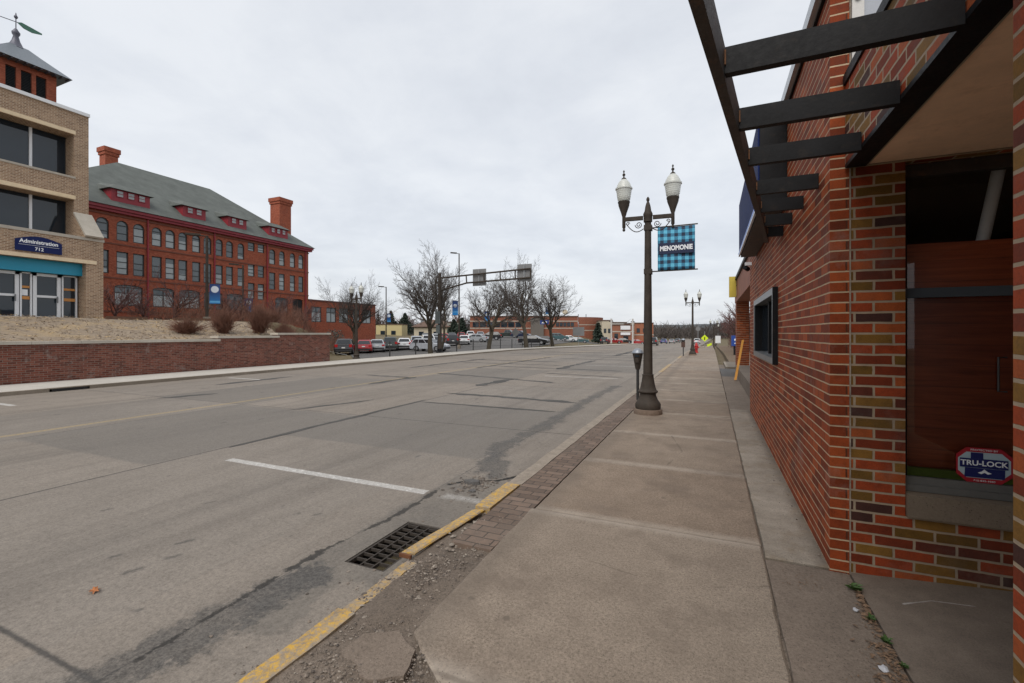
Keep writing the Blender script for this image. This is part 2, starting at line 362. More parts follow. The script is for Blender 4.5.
PAINT = {k: carpaint('paint_'+k, c) for k, c in dict(base=(.02,.021,.024),black=(.012,.012,.014),red=(.33,.012,.016),silver=(.36,.38,.40),grey=(.13,.14,.15),white=(.70,.71,.72),navy=(.018,.028,.06),teal=(.05,.11,.12),skysilver=(.38,.40,.43),darkgreen=(.025,.035,.03),blue=(.03,.09,.30)).items()}
def uni_blue():
    m, nt, b = newmat('blue_university_banner'); P = opos(nt); sp = nd(nt,'ShaderNodeSeparateXYZ',{0:P})
    z = sp.outputs[2]; r = nd(nt,'ShaderNodeVectorMath',{0:nd(nt,'ShaderNodeCombineXYZ',{0:sp.outputs[0],1:sp.outputs[1],2:mth(nt,'ADD',z,-.30)}).outputs[0]},operation='LENGTH').outputs['Value']
    c = mixc(nt, mapr(nt,z,-.75,.1), (.012,.20,.52), (.010,.045,.17))
    c = mixc(nt, mapr(nt,r,.20,.24,1,0), c, (.62,.68,.74))
    c = mixc(nt, mth(nt,'LESS_THAN',mth(nt,'ABSOLUTE',mth(nt,'ADD',z,.52)),.06), c, (.10,.36,.65))
    setb(nt,b,color=c,rough=.6); return m
M_uni = uni_blue()
def plaid():
    m, nt, b = newmat('blue_plaid_cloth'); P = opos(nt); sp = nd(nt,'ShaderNodeSeparateXYZ',{0:P})
    per = .1285
    u = mth(nt,'FRACT', mth(nt,'DIVIDE', sp.outputs[0], per)); v = mth(nt,'FRACT', mth(nt,'DIVIDE', sp.outputs[2], per))
    a = mth(nt,'GREATER_THAN', mth(nt,'ABSOLUTE',mth(nt,'SUBTRACT',u,.5)), .25); c2 = mth(nt,'GREATER_THAN', mth(nt,'ABSOLUTE',mth(nt,'SUBTRACT',v,.5)), .25)
    s = mth(nt,'MULTIPLY', mth(nt,'ADD',a,c2), .5)
    c = ramp(nt, s, [(0,(.13,.53,.74)),(.4,(.042,.22,.36)),(.8,(.008,.022,.055))], 'CONSTANT')
    c = mixc(nt, mapr(nt,noi(nt,P,60,3,.6),.3,.7,0,.25), c, (.02,.06,.10))
    setb(nt,b,color=c,rough=.7); return m
M_plaid = plaid()

def roadmat():
    m, nt, b = newmat('street_concrete'); P = wpos(nt); K = Masks(nt, P)
    st = nd(nt,'ShaderNodeVectorMath',{0:P,1:(3.0,.22,1)},operation='MULTIPLY').outputs[0]
    stx = nd(nt,'ShaderNodeVectorMath',{0:P,1:(1.0,16.0,1)},operation='MULTIPLY').outputs[0]
    big = noi(nt,P,.22,6,.6); mid = noi(nt,P,2.4,7,.7); fine = noi(nt,P,130,4,.75); streak = noi(nt,st,1.1,5,.6); tin = noi(nt,stx,1.2,4,.6)
    slab = nd(nt,'ShaderNodeTexBrick',{'Vector':nd(nt,'ShaderNodeCombineXYZ',{0:mth(nt,'ADD',K.y,-1.19+12),1:mth(nt,'ADD',K.x,6.45+13.0)}).outputs[0],'Color1':(0,0,0,1),'Color2':(1,1,1,1),'Mortar':(.5,.5,.5,1),'Scale':1.0,'Mortar Size':.0,'Brick Width':6.0,'Row Height':3.25},offset=0.0)
    c = mixc(nt, mapr(nt,big,.35,.65), (.198,.167,.136), (.252,.214,.176))
    c = mixc(nt, mapr(nt,slab.outputs['Color'],.0,1.0,0,.42), c, (.175,.165,.152))
    c = mixc(nt, mapr(nt,streak,.48,.72,0,.45), c, (.14,.118,.098))
    st2 = nd(nt,'ShaderNodeVectorMath',{0:P,1:(22.0,.5,1)},operation='MULTIPLY').outputs[0]
    c = mixc(nt, mapr(nt,noi(nt,st2,1.0,4,.7),.5,.7,0,.3), c, (.15,.127,.105))
    c = mixc(nt, mapr(nt,mid,.5,.8,0,.35), c, (.14,.124,.108))
    c = mixc(nt, mapr(nt,tin,.5,.75,0,.22), c, (.16,.142,.124))
    c = mixc(nt, 1.0, c, ramp(nt, fine, [(.25,(.66,.66,.66)),(.5,(1,1,1)),(.8,(1.24,1.24,1.24))]), 'MULTIPLY')
    grit = noi(nt,P,46,5,.85)
    for q_ in ((-6.42,-2.78,5.3,9.2),(-10.0,-6.48,3.4,7.1),(-13.2,-10.0,7.2,13.0),(-6.42,-2.78,19.3,25.1),(-10.0,-6.48,13.3,19.1)):
        c = mixc(nt, mth(nt,'MULTIPLY',K.rect(*q_,.10,.03,.03),.62), c, mixc(nt, mid, (.108,.098,.087), (.172,.157,.139)))
    # wheel-path oil
    for x, w, k in ((-4.3,.55,.28),(-8.4,.6,.30),(-12.6,.6,.22)):
        c = mixc(nt, mth(nt,'MULTIPLY', mapr(nt,mth(nt,'ADD',mth(nt,'ABSOLUTE',mth(nt,'SUBTRACT',K.x,x)),mth(nt,'MULTIPLY',K.n,.6)),0,w*1.6,k,0), mapr(nt,streak,.3,.6)), c, (.10,.09,.08))
    # scattered oil drops
    ob = nd(nt,'ShaderNodeVectorMath',{0:P,1:(1.7,.9,1)},operation='MULTIPLY').outputs[0]
    c = mixc(nt, mth(nt,'MULTIPLY',mapr(nt,mth(nt,'ADD',noi(nt,ob,2.7,3,.5),mth(nt,'MULTIPLY',K.nf,.12)),.69,.73),.6), c, (.075,.07,.065))
    for x, y, w in ((-3.83,2.27,.055),(-3.66,2.08,.05),(-3.7,1.85,.05),(-4.06,1.92,.03),(-4.5,2.9,.04),(-3.3,3.1,.03),(-5.2,2.4,.035)):
        c = mixc(nt, mth(nt,'MULTIPLY',K.seg((x-w*.3,y-w*.7),(x+w*.3,y+w*.8),w*.42,.05,.02,.09),.75), c, (.06,.056,.052))
    # joints
    for x, w in ((-6.45,.014),(-10.0,.010),(-13.2,.010),(-2.68,.004)):
        c = mixc(nt, mapr(nt,mth(nt,'ADD',mth(nt,'ABSOLUTE',mth(nt,'SUBTRACT',K.x,x)),mth(nt,'MULTIPLY',K.nf,.02)),w*.6,w*1.6,.85,0), c, (.045,.042,.04))
    yy = mth(nt,'ABSOLUTE', mth(nt,'SUBTRACT', mth(nt,'FRACT', mth(nt,'DIVIDE', mth(nt,'ADD',K.y,-1.19+60.0), 6.0)), .5))
    c = mixc(nt, mapr(nt, mth(nt,'SUBTRACT',mth(nt,'MULTIPLY',mth(nt,'SUBTRACT',.5,yy),6.0),mth(nt,'MULTIPLY',K.nf,.02)), .006,.022,.8,0), c, (.045,.042,.04))
    # dark asphalt and tar patches
    asph = mixc(nt, fine, (.070,.067,.064), (.125,.118,.112))
    gut = mth(nt,'MAXIMUM', K.poly([(-2.35,1.9),(-2.5,2.6),(-2.55,3.4),(-2.5,4.2)],.18,.34,.02,.22), K.rect(-2.70,-1.93,2.35,4.6,.30,.02,.14))
    c = mixc(nt, mth(nt,'MULTIPLY',gut,.80), c, mixc(nt, mapr(nt,mid,.3,.7), (.12,.107,.093), (.19,.168,.142)))
    tar = mth(nt,'MAXIMUM', K.poly([(-2.75,.3),(-2.66,1.3),(-2.60,1.75),(-2.52,2.25)],.17,.55,.03,.30), K.poly([(-2.5,4.9),(-2.78,6.0),(-2.72,8.2),(-2.8,11.0),(-2.73,14.3)],.14,.6,.04,.34))
    tar = mth(nt,'MAXIMUM', tar, K.poly([(-2.3,4.75),(-2.45,5.3)],.12,.2,.03,.1))
    c = mixc(nt, mth(nt,'MULTIPLY',tar,mapr(nt,mth(nt,'ADD',mid,mth(nt,'MULTIPLY',grit,.4)),.5,.9,.95,.45)), c, mixc(nt, mapr(nt,grit,.35,.65), (.050,.048,.046), (.098,.092,.085)))
    # crack by the gutter
    crk = K.poly([(-2.62,4.30),(-2.5,4.5),(-2.2,4.62),(-1.97,4.95)],.026,.08,.012,.09)
    c = mixc(nt, crk, c, (.012,.011,.010))
    c = mixc(nt, mth(nt,'MULTIPLY',K.poly([(-2.66,1.0),(-2.72,2.6),(-2.62,3.4),(-2.66,4.2)],.007,.28,.008,.12),.85), c, (.03,.027,.024))
    # worn painted marks
    wear = mapr(nt, mth(nt,'ADD',noi(nt,P,22,6,.75),mth(nt,'MULTIPLY',fine,.25)), .46,.60,1,.12)
    wht = mth(nt,'MAXIMUM', K.rect(-5.80,-2.72,3.93,4.045,.02,.008,.03), mth(nt,'MULTIPLY',K.rect(-2.5,-2.08,3.93,4.04,.10,.03,.12),.5))
    for y in (16.6, 23.0): wht = mth(nt,'MAXIMUM', wht, mth(nt,'MULTIPLY',K.rect(-5.9,-3.1,y,y+.12,.02,.01),.8))
    for y in (4.9,11.2): wht = mth(nt,'MAXIMUM', wht, K.rect(-16.4,-14.6,y,y+.13,.02,.01))
    c = mixc(nt, mth(nt,'MULTIPLY',wht,mapr(nt,wear,.1,1,.45,1)), c, (.60,.59,.565))
    yel = K.rect(-10.48,-10.33,-8,60,.03,.02,.03)
    c = mixc(nt, mth(nt,'MULTIPLY',yel,mapr(nt,wear,.1,1,.25,.7)), c, (.44,.315,.12))
    c = mixc(nt, 1.0, c, ramp(nt, grit, [(.30,(.60,.59,.58)),(.5,(1,1,1)),(.72,(1.34,1.33,1.32))]), 'MULTIPLY')
    setb(nt,b,color=c,rough=mapr(nt,mid,.3,.7,.72,.92),normal=bump(nt,mth(nt,'ADD',mth(nt,'MULTIPLY',fine,.7),mth(nt,'SUBTRACT',mid,mth(nt,'MULTIPLY',crk,3.0))),.28,.008),spec=.3)
    return m
M_road = roadmat()
def kerbmat():
    m, nt, b = newmat('worn_painted_kerb'); P = wpos(nt); K = Masks(nt,P)
    fine = noi(nt,P,120,4,.75); mid = noi(nt,P,9,7,.75)
    c = mixc(nt, mapr(nt,mid,.3,.7), (.20,.165,.13), (.34,.29,.235))
    c = mixc(nt, 1.0, c, ramp(nt, fine, [(.25,(.65,.65,.65)),(.5,(1,1,1)),(.8,(1.25,1.25,1.25))]), 'MULTIPLY')
    yb = None
    for y0,y1,k in ((-8,2.02,1),(2.0,2.66,.6),(2.62,4.32,1),(19.0,24.0,.6),(30,33,.6)):
        s = mth(nt,'MULTIPLY',K.rect(-2.3,-1.825 if y1 < 3 else -1.78,y0,y1,.04,.02,.04),k); yb = s if yb is None else mth(nt,'MAXIMUM',yb,s)
    wear = mapr(nt, mth(nt,'ADD',noi(nt,P,26,6,.8),mth(nt,'MULTIPLY',fine,.2)), .50,.66,1,.08)
    c = mixc(nt, mth(nt,'MULTIPLY',yb,wear), c, mixc(nt,mid,(.46,.255,.035),(.66,.41,.08)))
    setb(nt,b,color=c,rough=.85,normal=bump(nt,mth(nt,'ADD',mid,fine),.5,.008),spec=.3); return m
M_kerb = kerbmat()
def groundmat():
    m, nt, b = newmat('grass_and_mulch'); P = wpos(nt); K = Masks(nt,P)
    n1 = noi(nt,P,.5,6,.6); n2 = noi(nt,P,6,6,.75); n3 = noi(nt,P,45,4,.7)
    grass = mixc(nt, mapr(nt,n1,.35,.65), (.115,.092,.052), (.17,.135,.085))
    grass = mixc(nt, mapr(nt,n2,.4,.7,0,.4), grass, (.075,.072,.036))
    mulch = mixc(nt, mapr(nt,n2,.3,.7), (.20,.155,.115), (.36,.29,.215))
    mulch = mixc(nt, mapr(nt,noi(nt,P,.9,4,.6),.52,.64), mulch, (.35,.265,.17))
    mulch = mixc(nt, 1.0, mulch, ramp(nt, n3, [(.3,(.5,.5,.5)),(.5,(1,1,1)),(.75,(1.3,1.3,1.3))]), 'MULTIPLY')
    brn = mixc(nt, mapr(nt,n2,.3,.7), (.10,.07,.05), (.20,.145,.10))
    grass = mixc(nt, K.rect(.85,14,22,95,1.2,.4), grass, brn)
    msk = K.rect(-34,-19.4,-15,19.0,.5,.3)
    c = mixc(nt, msk, grass, mulch)
    setb(nt,b,color=c,rough=.95,normal=bump(nt,mth(nt,'ADD',n2,n3),.6,.05),spec=.2); return m
M_ground = groundmat()

# ------------------------------------------------------------------ terrain
def sl(Y): return 0 if Y < 40 else (-.015*(Y-40) if Y < 160 else -1.8)
def sst(a, b, x):
    t = max(0, min(1, (x-a)/(b-a))); return t*t*(3-2*t)
def lotz(X, Y): return max(-.75, min(.7, -.65+.021*(-.4*X+.916*Y-55)))*(1-sst(150,220,Y)) - 1.8*sst(150,220,Y)
def T(X, Y):
    base = sl(Y)
    if X > -19.45:
        if X > .9 and Y > 10.2: return base-.03
        return base-.27
    low = base + (lotz(X,Y)-base)*sst(19.6, 24, -X)*(1-sst(78,98,Y)*(1-sst(27,38,-X))) - .02
    P = 1.0+.026*max(0,min(20,Y)) + (2.28-1.0-.026*max(0,min(20,Y)))*sst(19.6, 27.5, -X)
    P += .05*mnoise.noise(Vector((X*.8,Y*.8,0)))
    k = (1-sst(-5, -2, X+Y))*sst(19.80, 19.93, -X)
    return low + (P-low)*k
xs = [-1500,-700,-350,-200,-120,-90,-75]+[-66+i*2 for i in range(14)]+[-38+i*.75 for i in range(24)]+[-20,-19.93,-19.79,-19.7,-19.46,-19.44,-17,-12,-6,-2.2,-1.9,-1.0,.4,.88,.92,2,4,8,14,25,50,100,250,700,1500]
ys = [-60,-30,-15]+[-10+i*.9 for i in range(40)]+[26+i*2 for i in range(20)]+[68+i*5 for i in range(20)]+[180,220,300,500,900,1600]
xs = sorted(set(xs)); ys = sorted(set(ys))
g = MB(); nx = len(xs)
for y in ys:
    for x in xs: g.v.append((x,y,T(x,y)))
for j in range(len(ys)-1):
    for i in range(nx-1):
        g.f.append((j*nx+i,j*nx+i+1,(j+1)*nx+i+1,(j+1)*nx+i)); g.m.append(0)
struct('ground', g, M_ground)

# ------------------------------------------------------------------ openings helper
def wall(mb, F, a0, a1, z0, z1, ops, depth, mi=0, rmi=None, back=True):
    rmi = mi if rmi is None else rmi
    A = sorted({a0,a1,*[o[0] for o in ops],*[o[1] for o in ops]}); Z = sorted({z0,z1,*[o[2] for o in ops],*[o[3] for o in ops]})
    for i in range(len(A)-1):
        for j in range(len(Z)-1):
            ca, cz = (A[i]+A[i+1])/2, (Z[j]+Z[j+1])/2
            if any(o[0]<ca<o[1] and o[2]<cz<o[3] for o in ops): continue
            mb.add([F(A[i],Z[j],0),F(A[i+1],Z[j],0),F(A[i+1],Z[j+1],0),F(A[i],Z[j+1],0)], [(0,1,2,3)], mi)
    for o in ops:
        x0,x1,b,t = o[:4]; rise = o[4] if len(o) > 4 else 0
        sp = t-rise
        path = [(x0,b),(x0,sp)]
        if rise:
            n = 10; cx = (x0+x1)/2; w = (x1-x0)/2
            arc = [(cx-w*math.cos(math.pi*k/n), sp+rise*math.sin(math.pi*k/n)) for k in range(n+1)]
            path += arc[1:]
            for p, q in zip(arc, arc[1:]):
                mb.add([F(p[0],p[1],0),F(q[0],q[1],0),F(q[0],t,0),F(p[0],t,0)], [(0,1,2,3)], mi)
        else: path += [(x1,t)]
        path += [(x1,b)]
        for p, q in zip(path, path[1:]+path[:1]):
            mb.add([F(p[0],p[1],0),F(q[0],q[1],0),F(q[0],q[1],depth),F(p[0],p[1],depth)], [(0,1,2,3)], rmi)
def window(root, F, o, d, fw=.09, mats=None, rail=.5, mull=0, blind=False, name='window', thick=.06, pane_d=.03):
    x0,x1,b,t = o[:4]; rise = o[4] if len(o) > 4 else 0; sp = t-rise
    fm, gm = mats or (M_wframe, M_glass)
    mb = MB(); e = .002
    mb.fbox(F,x0+e,x0+fw,b+e,sp-e,d-thick,d); mb.fbox(F,x1-fw,x1-e,b+e,sp-e,d-thick,d); mb.fbox(F,x0+fw+e,x1-fw-e,b+e,b+fw,d-thick,d)
    pane = [(x0+fw/2,b+fw/2),(x1-fw/2,b+fw/2)]
    if rise:
        cx=(x0+x1)/2; w=(x1-x0)/2-e; n=8
        for k in range(n):
            a1_, a2_ = math.pi*k/n, math.pi*(k+1)/n
            po = [(cx+w*math.cos(a1_), sp+(rise-e)*math.sin(a1_)),(cx+w*math.cos(a2_), sp+(rise-e)*math.sin(a2_)),(cx+(w-fw)*math.cos(a2_), sp+(rise-fw)*math.sin(a2_)),(cx+(w-fw)*math.cos(a1_), sp+(rise-fw)*math.sin(a1_))]
            mb.prism(po, F, d-thick, d)
        pane += [(cx+(w-fw/2)*math.cos(math.pi*k/n), sp+(rise-fw/2)*math.sin(math.pi*k/n)) for k in range(n+1)]
        mb.fbox(F,x0+fw+e,x1-fw-e,sp-fw/2,sp+fw/2,d-thick+e,d-e)
    else:
        mb.fbox(F,x0+e,x1-e,t-fw,t-e,d-thick,d); pane += [(x1-fw/2,t-fw/2),(x0+fw/2,t-fw/2)]
    ins = 2*e
    for r in ([rail] if isinstance(rail,(int,float)) else rail):
        z = b+(t-b)*r; mb.fbox(F,x0+fw+ins,x1-fw-ins,z-fw*.4,z+fw*.4,d-thick+ins,d-ins)
    for k in range(mull):
        a = x0+(x1-x0)*(k+1)/(mull+1); mb.fbox(F,a-fw*.5,a+fw*.5,b+fw+ins,(sp if rise else t)-fw-ins,d-thick+2*ins,d-2*ins)
    w_ = mb.build(name, fm, root)
    pm = MB(); dd = d-pane_d
    zr = b+(t-b)*(blind if blind else 0)
    pm.add([F(a,z,dd) for a,z in pane], [tuple(range(len(pane)))], 0)
    if blind: pm.add([F(x0+fw,b+fw,dd-.004),F(x1-fw,b+fw,dd-.004),F(x1-fw,zr,dd-.004),F(x0+fw,zr,dd-.004)], [(0,1,2,3)], 1)
    pm.build('pane', [gm, M_blind], w_)
    return w_

# ------------------------------------------------------------------ road, kerbs, walks
RZ = -.10
r = MB()
GX0,GX1,GY0,GY1 = -2.44,-2.085,2.54,3.31
wall(r, lambda a,z,d:(a,z,RZ-d), -17.0, -1.9, -8, 40, [(GX0,GX1,GY0,GY1)], .62)
for k in range(40, 160, 4):
    r.add([(-17,k,sl(k)+RZ),(-1.9,k,sl(k)+RZ),(-1.9,k+4,sl(k+4)+RZ),(-17,k+4,sl(k+4)+RZ)], [(0,1,2,3)])
r.add([(-17,160,-1.9),(-1.9,160,-1.9),(4,420,-1.75),(-11,420,-1.75)], [(0,1,2,3)])
struct('road', r, M_road)

TAR = (([(-6.72,10.8),(-5.0,10.75),(-2.91,10.5)],.16),([(-6.72,12.6),(-6.55,15.06)],.22),([(-10.4,16.0),(-7.5,15.3),(-4.7,14.4)],.14),([(-10.2,11.7),(-10.2,14.3)],.16),([(-8.3,7.1),(-7.7,8.9)],.08),([(-6.4,4.4),(-6.5,9.5)],.06),([(-12.9,7.0),(-12.4,8.2)],.22),([(-14.5,9.5),(-14.6,12.5)],.2),([(-6.5,20.),(-6.4,27)],.2),([(-10.2,19),(-10.1,30)],.16),([(-13.2,18),(-13.3,26)],.18),([(-13,22.6),(-7,22.3)],.16),([(-9,28.4),(-3,28.0)],.2),([(-15,34),(-5,33.6)],.25),([(-6.4,17.8),(-3.0,17.2)],.12),([(-6.4,9.2),(-3.0,9.15)],.07),([(-12.5,14.2),(-10.3,14.0)],.14),([(-9.8,20.6),(-3.5,20.0)],.16),([(-14,25.2),(-8,24.9)],.2),([(-8,31.2),(-2.5,31)],.22),([(-14,38),(-4,37.6)],.3),([(-12,44),(-3,43.6)],.3),([(-6.4,33),(-6.5,48)],.25))
tp = MB(); trd = random.Random(31)
for pts, w in TAR:
    P_ = [Vector((p[0],p[1])) for p in pts]; samp = []
    for a_, b_ in zip(P_, P_[1:]):
        n = max(3, int((b_-a_).length/.16))
        samp += [a_.lerp(b_, k_/n) for k_ in range(n)]
    samp.append(P_[-1]); L_, R_ = [], []
    for k_, q in enumerate(samp):
        t_ = (samp[min(k_+1,len(samp)-1)]-samp[max(k_-1,0)]).normalized(); nn = Vector((-t_.y,t_.x)); e_ = min(1, (min(k_,len(samp)-1-k_)+.35)/2.2)
        for S_, sg in ((L_,1),(R_,-1)):
            ww = w*e_*(.75+.75*mnoise.noise(Vector((q.x*1.6,q.y*1.6,sg*3)))+trd.uniform(-.25,.25)); c_ = q+nn*sg*max(.01,ww)
            S_.append((c_.x,c_.y,sl(c_.y)+RZ+.004))
    n = len(samp); tp.add(L_+R_, [(k_,k_+1,n+k_+1,n+k_) for k_ in range(n-1)])
struct('road_patches', tp, concrete('tar_patch_asphalt',(.062,.058,.054),(.105,.099,.092),agg=.35))

def strip(mb, x0, x1, y0, y1, zt, zb, step=4.0, gap=.0, jit=0., mi=0):
    y = y0
    while y < y1-1e-6:
        e = min(y1, y+step); ya, yb = y+gap, e-gap
        n = max(1, int((yb-ya)/.25)) if jit else 1
        top = []
        for x in (x0, x1):
            row = []
            for i in range(n+1):
                yy = ya+(yb-ya)*i/n; j = (rnd.random()-.5)*2*jit if 0 < i < n else 0
                row.append((x+j, yy, sl(yy)+zt+(rnd.random()-.5)*jit*.5))
            top.append(row)
        for i in range(n):
            a,b_,c_,d_ = top[0][i],top[1][i],top[1][i+1],top[0][i+1]
            lo = [(p[0],p[1],p[2]-(zt-zb)) for p in (a,b_,c_,d_)]
            fs = [(0,1,2,3),(0,3,7,4),(1,5,6,2)]
            if i == 0: fs.append((0,4,5,1))
            if i == n-1: fs.append((3,2,6,7))
            mb.add([a,b_,c_,d_]+lo, fs, mi)
        y = e
k = MB()
strip(k, -1.945, -1.82, -6, 1.98, -.004, -.25, 4.0, .004, .008)
strip(k, -1.945, -1.86, 1.985, 2.62, -.026, -.25, .13, .003, .028)
strip(k, -1.945, -1.80, 3.62, 4.32, .006, -.25, .7, .004, .007)
strip(k, -1.94, -1.79, 4.33, 46, -.002, -.25, 3.05, .006, .008)
strip(k, -1.94, -1.79, 46, 150, -.002, -.25, 6, .006)
struct('kerb', k, M_kerb)
k = MB(); strip(k, -17.15, -17.0, -8, 6.5, .002, -.25, 6, .006); strip(k,-17.15,-17.0,7.4,150,.002,-.25,6,.006); k.box(-17.15,-17.0,6.5,7.4,-.02,.004)
struct('kerb_far', k, concrete('far_kerb_concrete',(.20,.165,.125),(.30,.25,.20)))
k = MB(); strip(k, -19.42, -17.155, -8, 150, .0, -.2, 1.9, .004)
struct('sidewalk_far', k, M_walk_far)

# near sidewalk: slabs with rough edges
def slab(mb, pts, z, tilt=(0,0), th=.09, jit=.006, step=.12, mi=0):
    out = []
    for p, q in zip(pts, pts[1:]+pts[:1]):
        L = math.hypot(q[0]-p[0], q[1]-p[1]); n = max(1, int(L/step))
        for i in range(n):
            t = i/n; x = p[0]+(q[0]-p[0])*t; y = p[1]+(q[1]-p[1])*t
            if i: x += (rnd.random()-.5)*2*jit; y += (rnd.random()-.5)*2*jit
            out.append((x,y))
    n = len(out); cx = sum(p[0] for p in out)/n; cy = sum(p[1] for p in out)/n
    zf = lambda x,y: sl(y)+z+tilt[0]*(x-cx)+tilt[1]*(y-cy)
    inn = [(x+(cx-x)*.012, y+(cy-y)*.012) for x,y in out]
    vs = [(x,y,zf(x,y)) for x,y in inn]+[(x,y,zf(x,y)-.008) for x,y in out]+[(x,y,zf(x,y)-th) for x,y in out]
    fs = [tuple(range(n))]+[(i,i+n,(i+1)%n+n,(i+1)%n) for i in range(n)]+[(i+n,i+2*n,(i+1)%n+2*n,(i+1)%n+n) for i in range(n)]
    mb.add(vs, fs, mi)
w = MB()
joints = [-.1, 1.78, 3.79, 5.54, 7.30, 9.30]+[11.2+1.9*i for i in range(40)]
for i in range(len(joints)-1):
    y0, y1 = joints[i]+.006, joints[i+1]-.006
    xl = -1.44 if y0 < 12.5 else -1.782
    if i == 1: pts = [(-1.12,1.74),(.325,1.79),(.335,y1),(-1.475,y1+.02),(-1.43,1.98),(-1.30,1.87)]
    elif i == 0: pts = [(-1.62,.2),(.32,-.1),(.322,1.775),(-1.02,1.70),(-1.14,1.58),(-1.35,1.52),(-1.62,1.40)]
    else: pts = [(xl,y0),(.338,y0),(.338,y1),(xl,y1)]
    slab(w, pts, 0+(rnd.random()-.5)*.006, ((rnd.random()-.5)*.004,(rnd.random()-.5)*.004), jit=.003 if i > 1 else .006, mi=rnd.choice((0,1,2)))
bs = MB()
slab(bs, [(-1.68,1.72),(-1.42,1.62),(-1.28,1.70),(-1.33,1.86),(-1.50,1.95),(-1.66,1.86)], -.002, (.02,.03), jit=.012, step=.05)
struct('broken_slab', bs, M_walk_dark)
struct('sidewalk', w, [M_walk, concrete('sidewalk_concrete_warm',(.208,.159,.118),(.27,.209,.157),agg=.42), concrete('sidewalk_concrete_grey',(.222,.177,.137),(.285,.231,.180),agg=.42)])
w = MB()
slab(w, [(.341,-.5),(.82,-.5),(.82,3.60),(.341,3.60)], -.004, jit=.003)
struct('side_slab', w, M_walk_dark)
w = MB()
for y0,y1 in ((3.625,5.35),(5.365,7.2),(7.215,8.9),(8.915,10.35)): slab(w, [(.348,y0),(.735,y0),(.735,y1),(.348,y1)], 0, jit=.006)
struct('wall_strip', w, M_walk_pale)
w = MB(); w.add([(.83,-1,.0),(2.6,-1,.12),(2.6,3.62,.12),(.83,3.62,.0),(.83,-1,-.1),(.83,3.62,-.1)], [(0,1,2,3),(0,3,5,4)])
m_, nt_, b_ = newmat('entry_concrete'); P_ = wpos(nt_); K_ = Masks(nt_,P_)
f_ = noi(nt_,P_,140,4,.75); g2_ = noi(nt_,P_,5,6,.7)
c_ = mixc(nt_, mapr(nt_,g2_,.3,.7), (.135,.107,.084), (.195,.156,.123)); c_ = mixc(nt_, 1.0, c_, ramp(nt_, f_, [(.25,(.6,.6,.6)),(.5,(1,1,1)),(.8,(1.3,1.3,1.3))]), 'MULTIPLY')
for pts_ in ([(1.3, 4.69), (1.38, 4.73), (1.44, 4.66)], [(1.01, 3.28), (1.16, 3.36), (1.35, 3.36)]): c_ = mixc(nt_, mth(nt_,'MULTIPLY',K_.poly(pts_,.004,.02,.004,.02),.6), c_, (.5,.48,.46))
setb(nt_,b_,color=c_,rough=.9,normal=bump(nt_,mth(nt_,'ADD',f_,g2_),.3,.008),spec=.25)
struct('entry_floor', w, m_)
w = MB()
slab(w, [(.348,10.37),(1.1,10.37),(1.1,18.2),(.348,18.2)], -.01, jit=.01); slab(w, [(.348,18.25),(3.2,18.25),(3.2,22.2),(.348,22.2)], -.012, jit=.01, mi=1); slab(w, [(.6,22.3),(2.6,22.3),(2.6,26.4),(.6,26.4)], .06, jit=.01, th=.2, mi=2)
slab(w, [(.348,22.25),(.58,22.25),(.58,25),(.348,25)], -.03, jit=.01, mi=3)
struct('driveway', w, [M_walk_dark, M_asphalt, M_walk_pale, M_dirt])
w = MB(); strip(w, -1.785, -1.455, 2.95, 13.08, -.006, -.1, 1.0, 0.0)
struct('paver_strip', w, M_paver)
# rough dirt bed under and beside the slabs
d = MB(); nx_, ny_ = 60, 150
for j in range(ny_+1):
    for i in range(nx_+1):
        x = -1.93+ (0.9+1.93)*i/nx_; y = -.5+12.5*j/ny_
        z = -.036+.022*mnoise.noise(Vector((x*5,y*5,0)))+.012*mnoise.noise(Vector((x*19,y*19,2)))
        if -1.86 < x < -1.40 and y < 3.2: z += .022*(1-sst(2.4,3.2,y))
        if x < -1.86 and not 2.62 < y < 3.66: z = min(z, -.06)
        if x < -1.80 and 2.62 < y < 3.66: z = -.032+.010*mnoise.noise(Vector((x*25,y*25,0)))
        if y > 3.4: z = -.06
        if x > .2: z = -.022+.006*mnoise.noise(Vector((x*30,y*9,0)))
        d.v.append((x,y,z))
for j in range(ny_):
    for i in range(nx_):
        q = j*(nx_+1)+i; d.f.append((q,q+1,q+nx_+2,q+nx_+1)); d.m.append(0)
struct('dirt_bed', d, M_dirt, smooth=True)

# gravel
def rock(mb, c, r, rr, mi=-1):
    n = 5; vs = [(0,0,1)]+[(math.cos(6.283*i/n),math.sin(6.283*i/n),.15*(-1)**i) for i in range(n)]+[(0,0,-.8)]
    sx, sy, sz = r*(.6+rr.random()), r*(.6+rr.random()), r*(.45+.5*rr.random()); a = rr.random()*6.28
    out = []
    for x,y,z in vs:
        x *= sx*(.8+.4*rr.random()); y *= sy*(.8+.4*rr.random()); z *= sz
        out.append((c[0]+x*math.cos(a)-y*math.sin(a), c[1]+x*math.sin(a)+y*math.cos(a), c[2]+z))
    mb.add(out, [(0,1+i,1+(i+1)%n) for i in range(n)]+[(n+1,1+(i+1)%n,1+i) for i in range(n)], mi if mi >= 0 else rr.choice((0,0,0,0,0,1,2,2)))
gr = MB(); rr = random.Random(3)
for i in range(4600):
    t = rr.random()
    if t < .6: x, y = rr.gauss(-1.68,.13), rr.uniform(.6,2.75)
    elif t < .85: x, y = rr.gauss(-1.35,.16), rr.gauss(1.72,.12)
    else: x, y = rr.uniform(-1.85,-1.45), rr.uniform(2.4,3.6)
    x = max(-1.88, x); 
    z = -.02 if x > -1.80 else -.045
    rock(gr, (x,y,z+.006+rr.random()*.008), rr.choice((.002,.002,.003,.003,.003,.004,.005,.008)), rr)
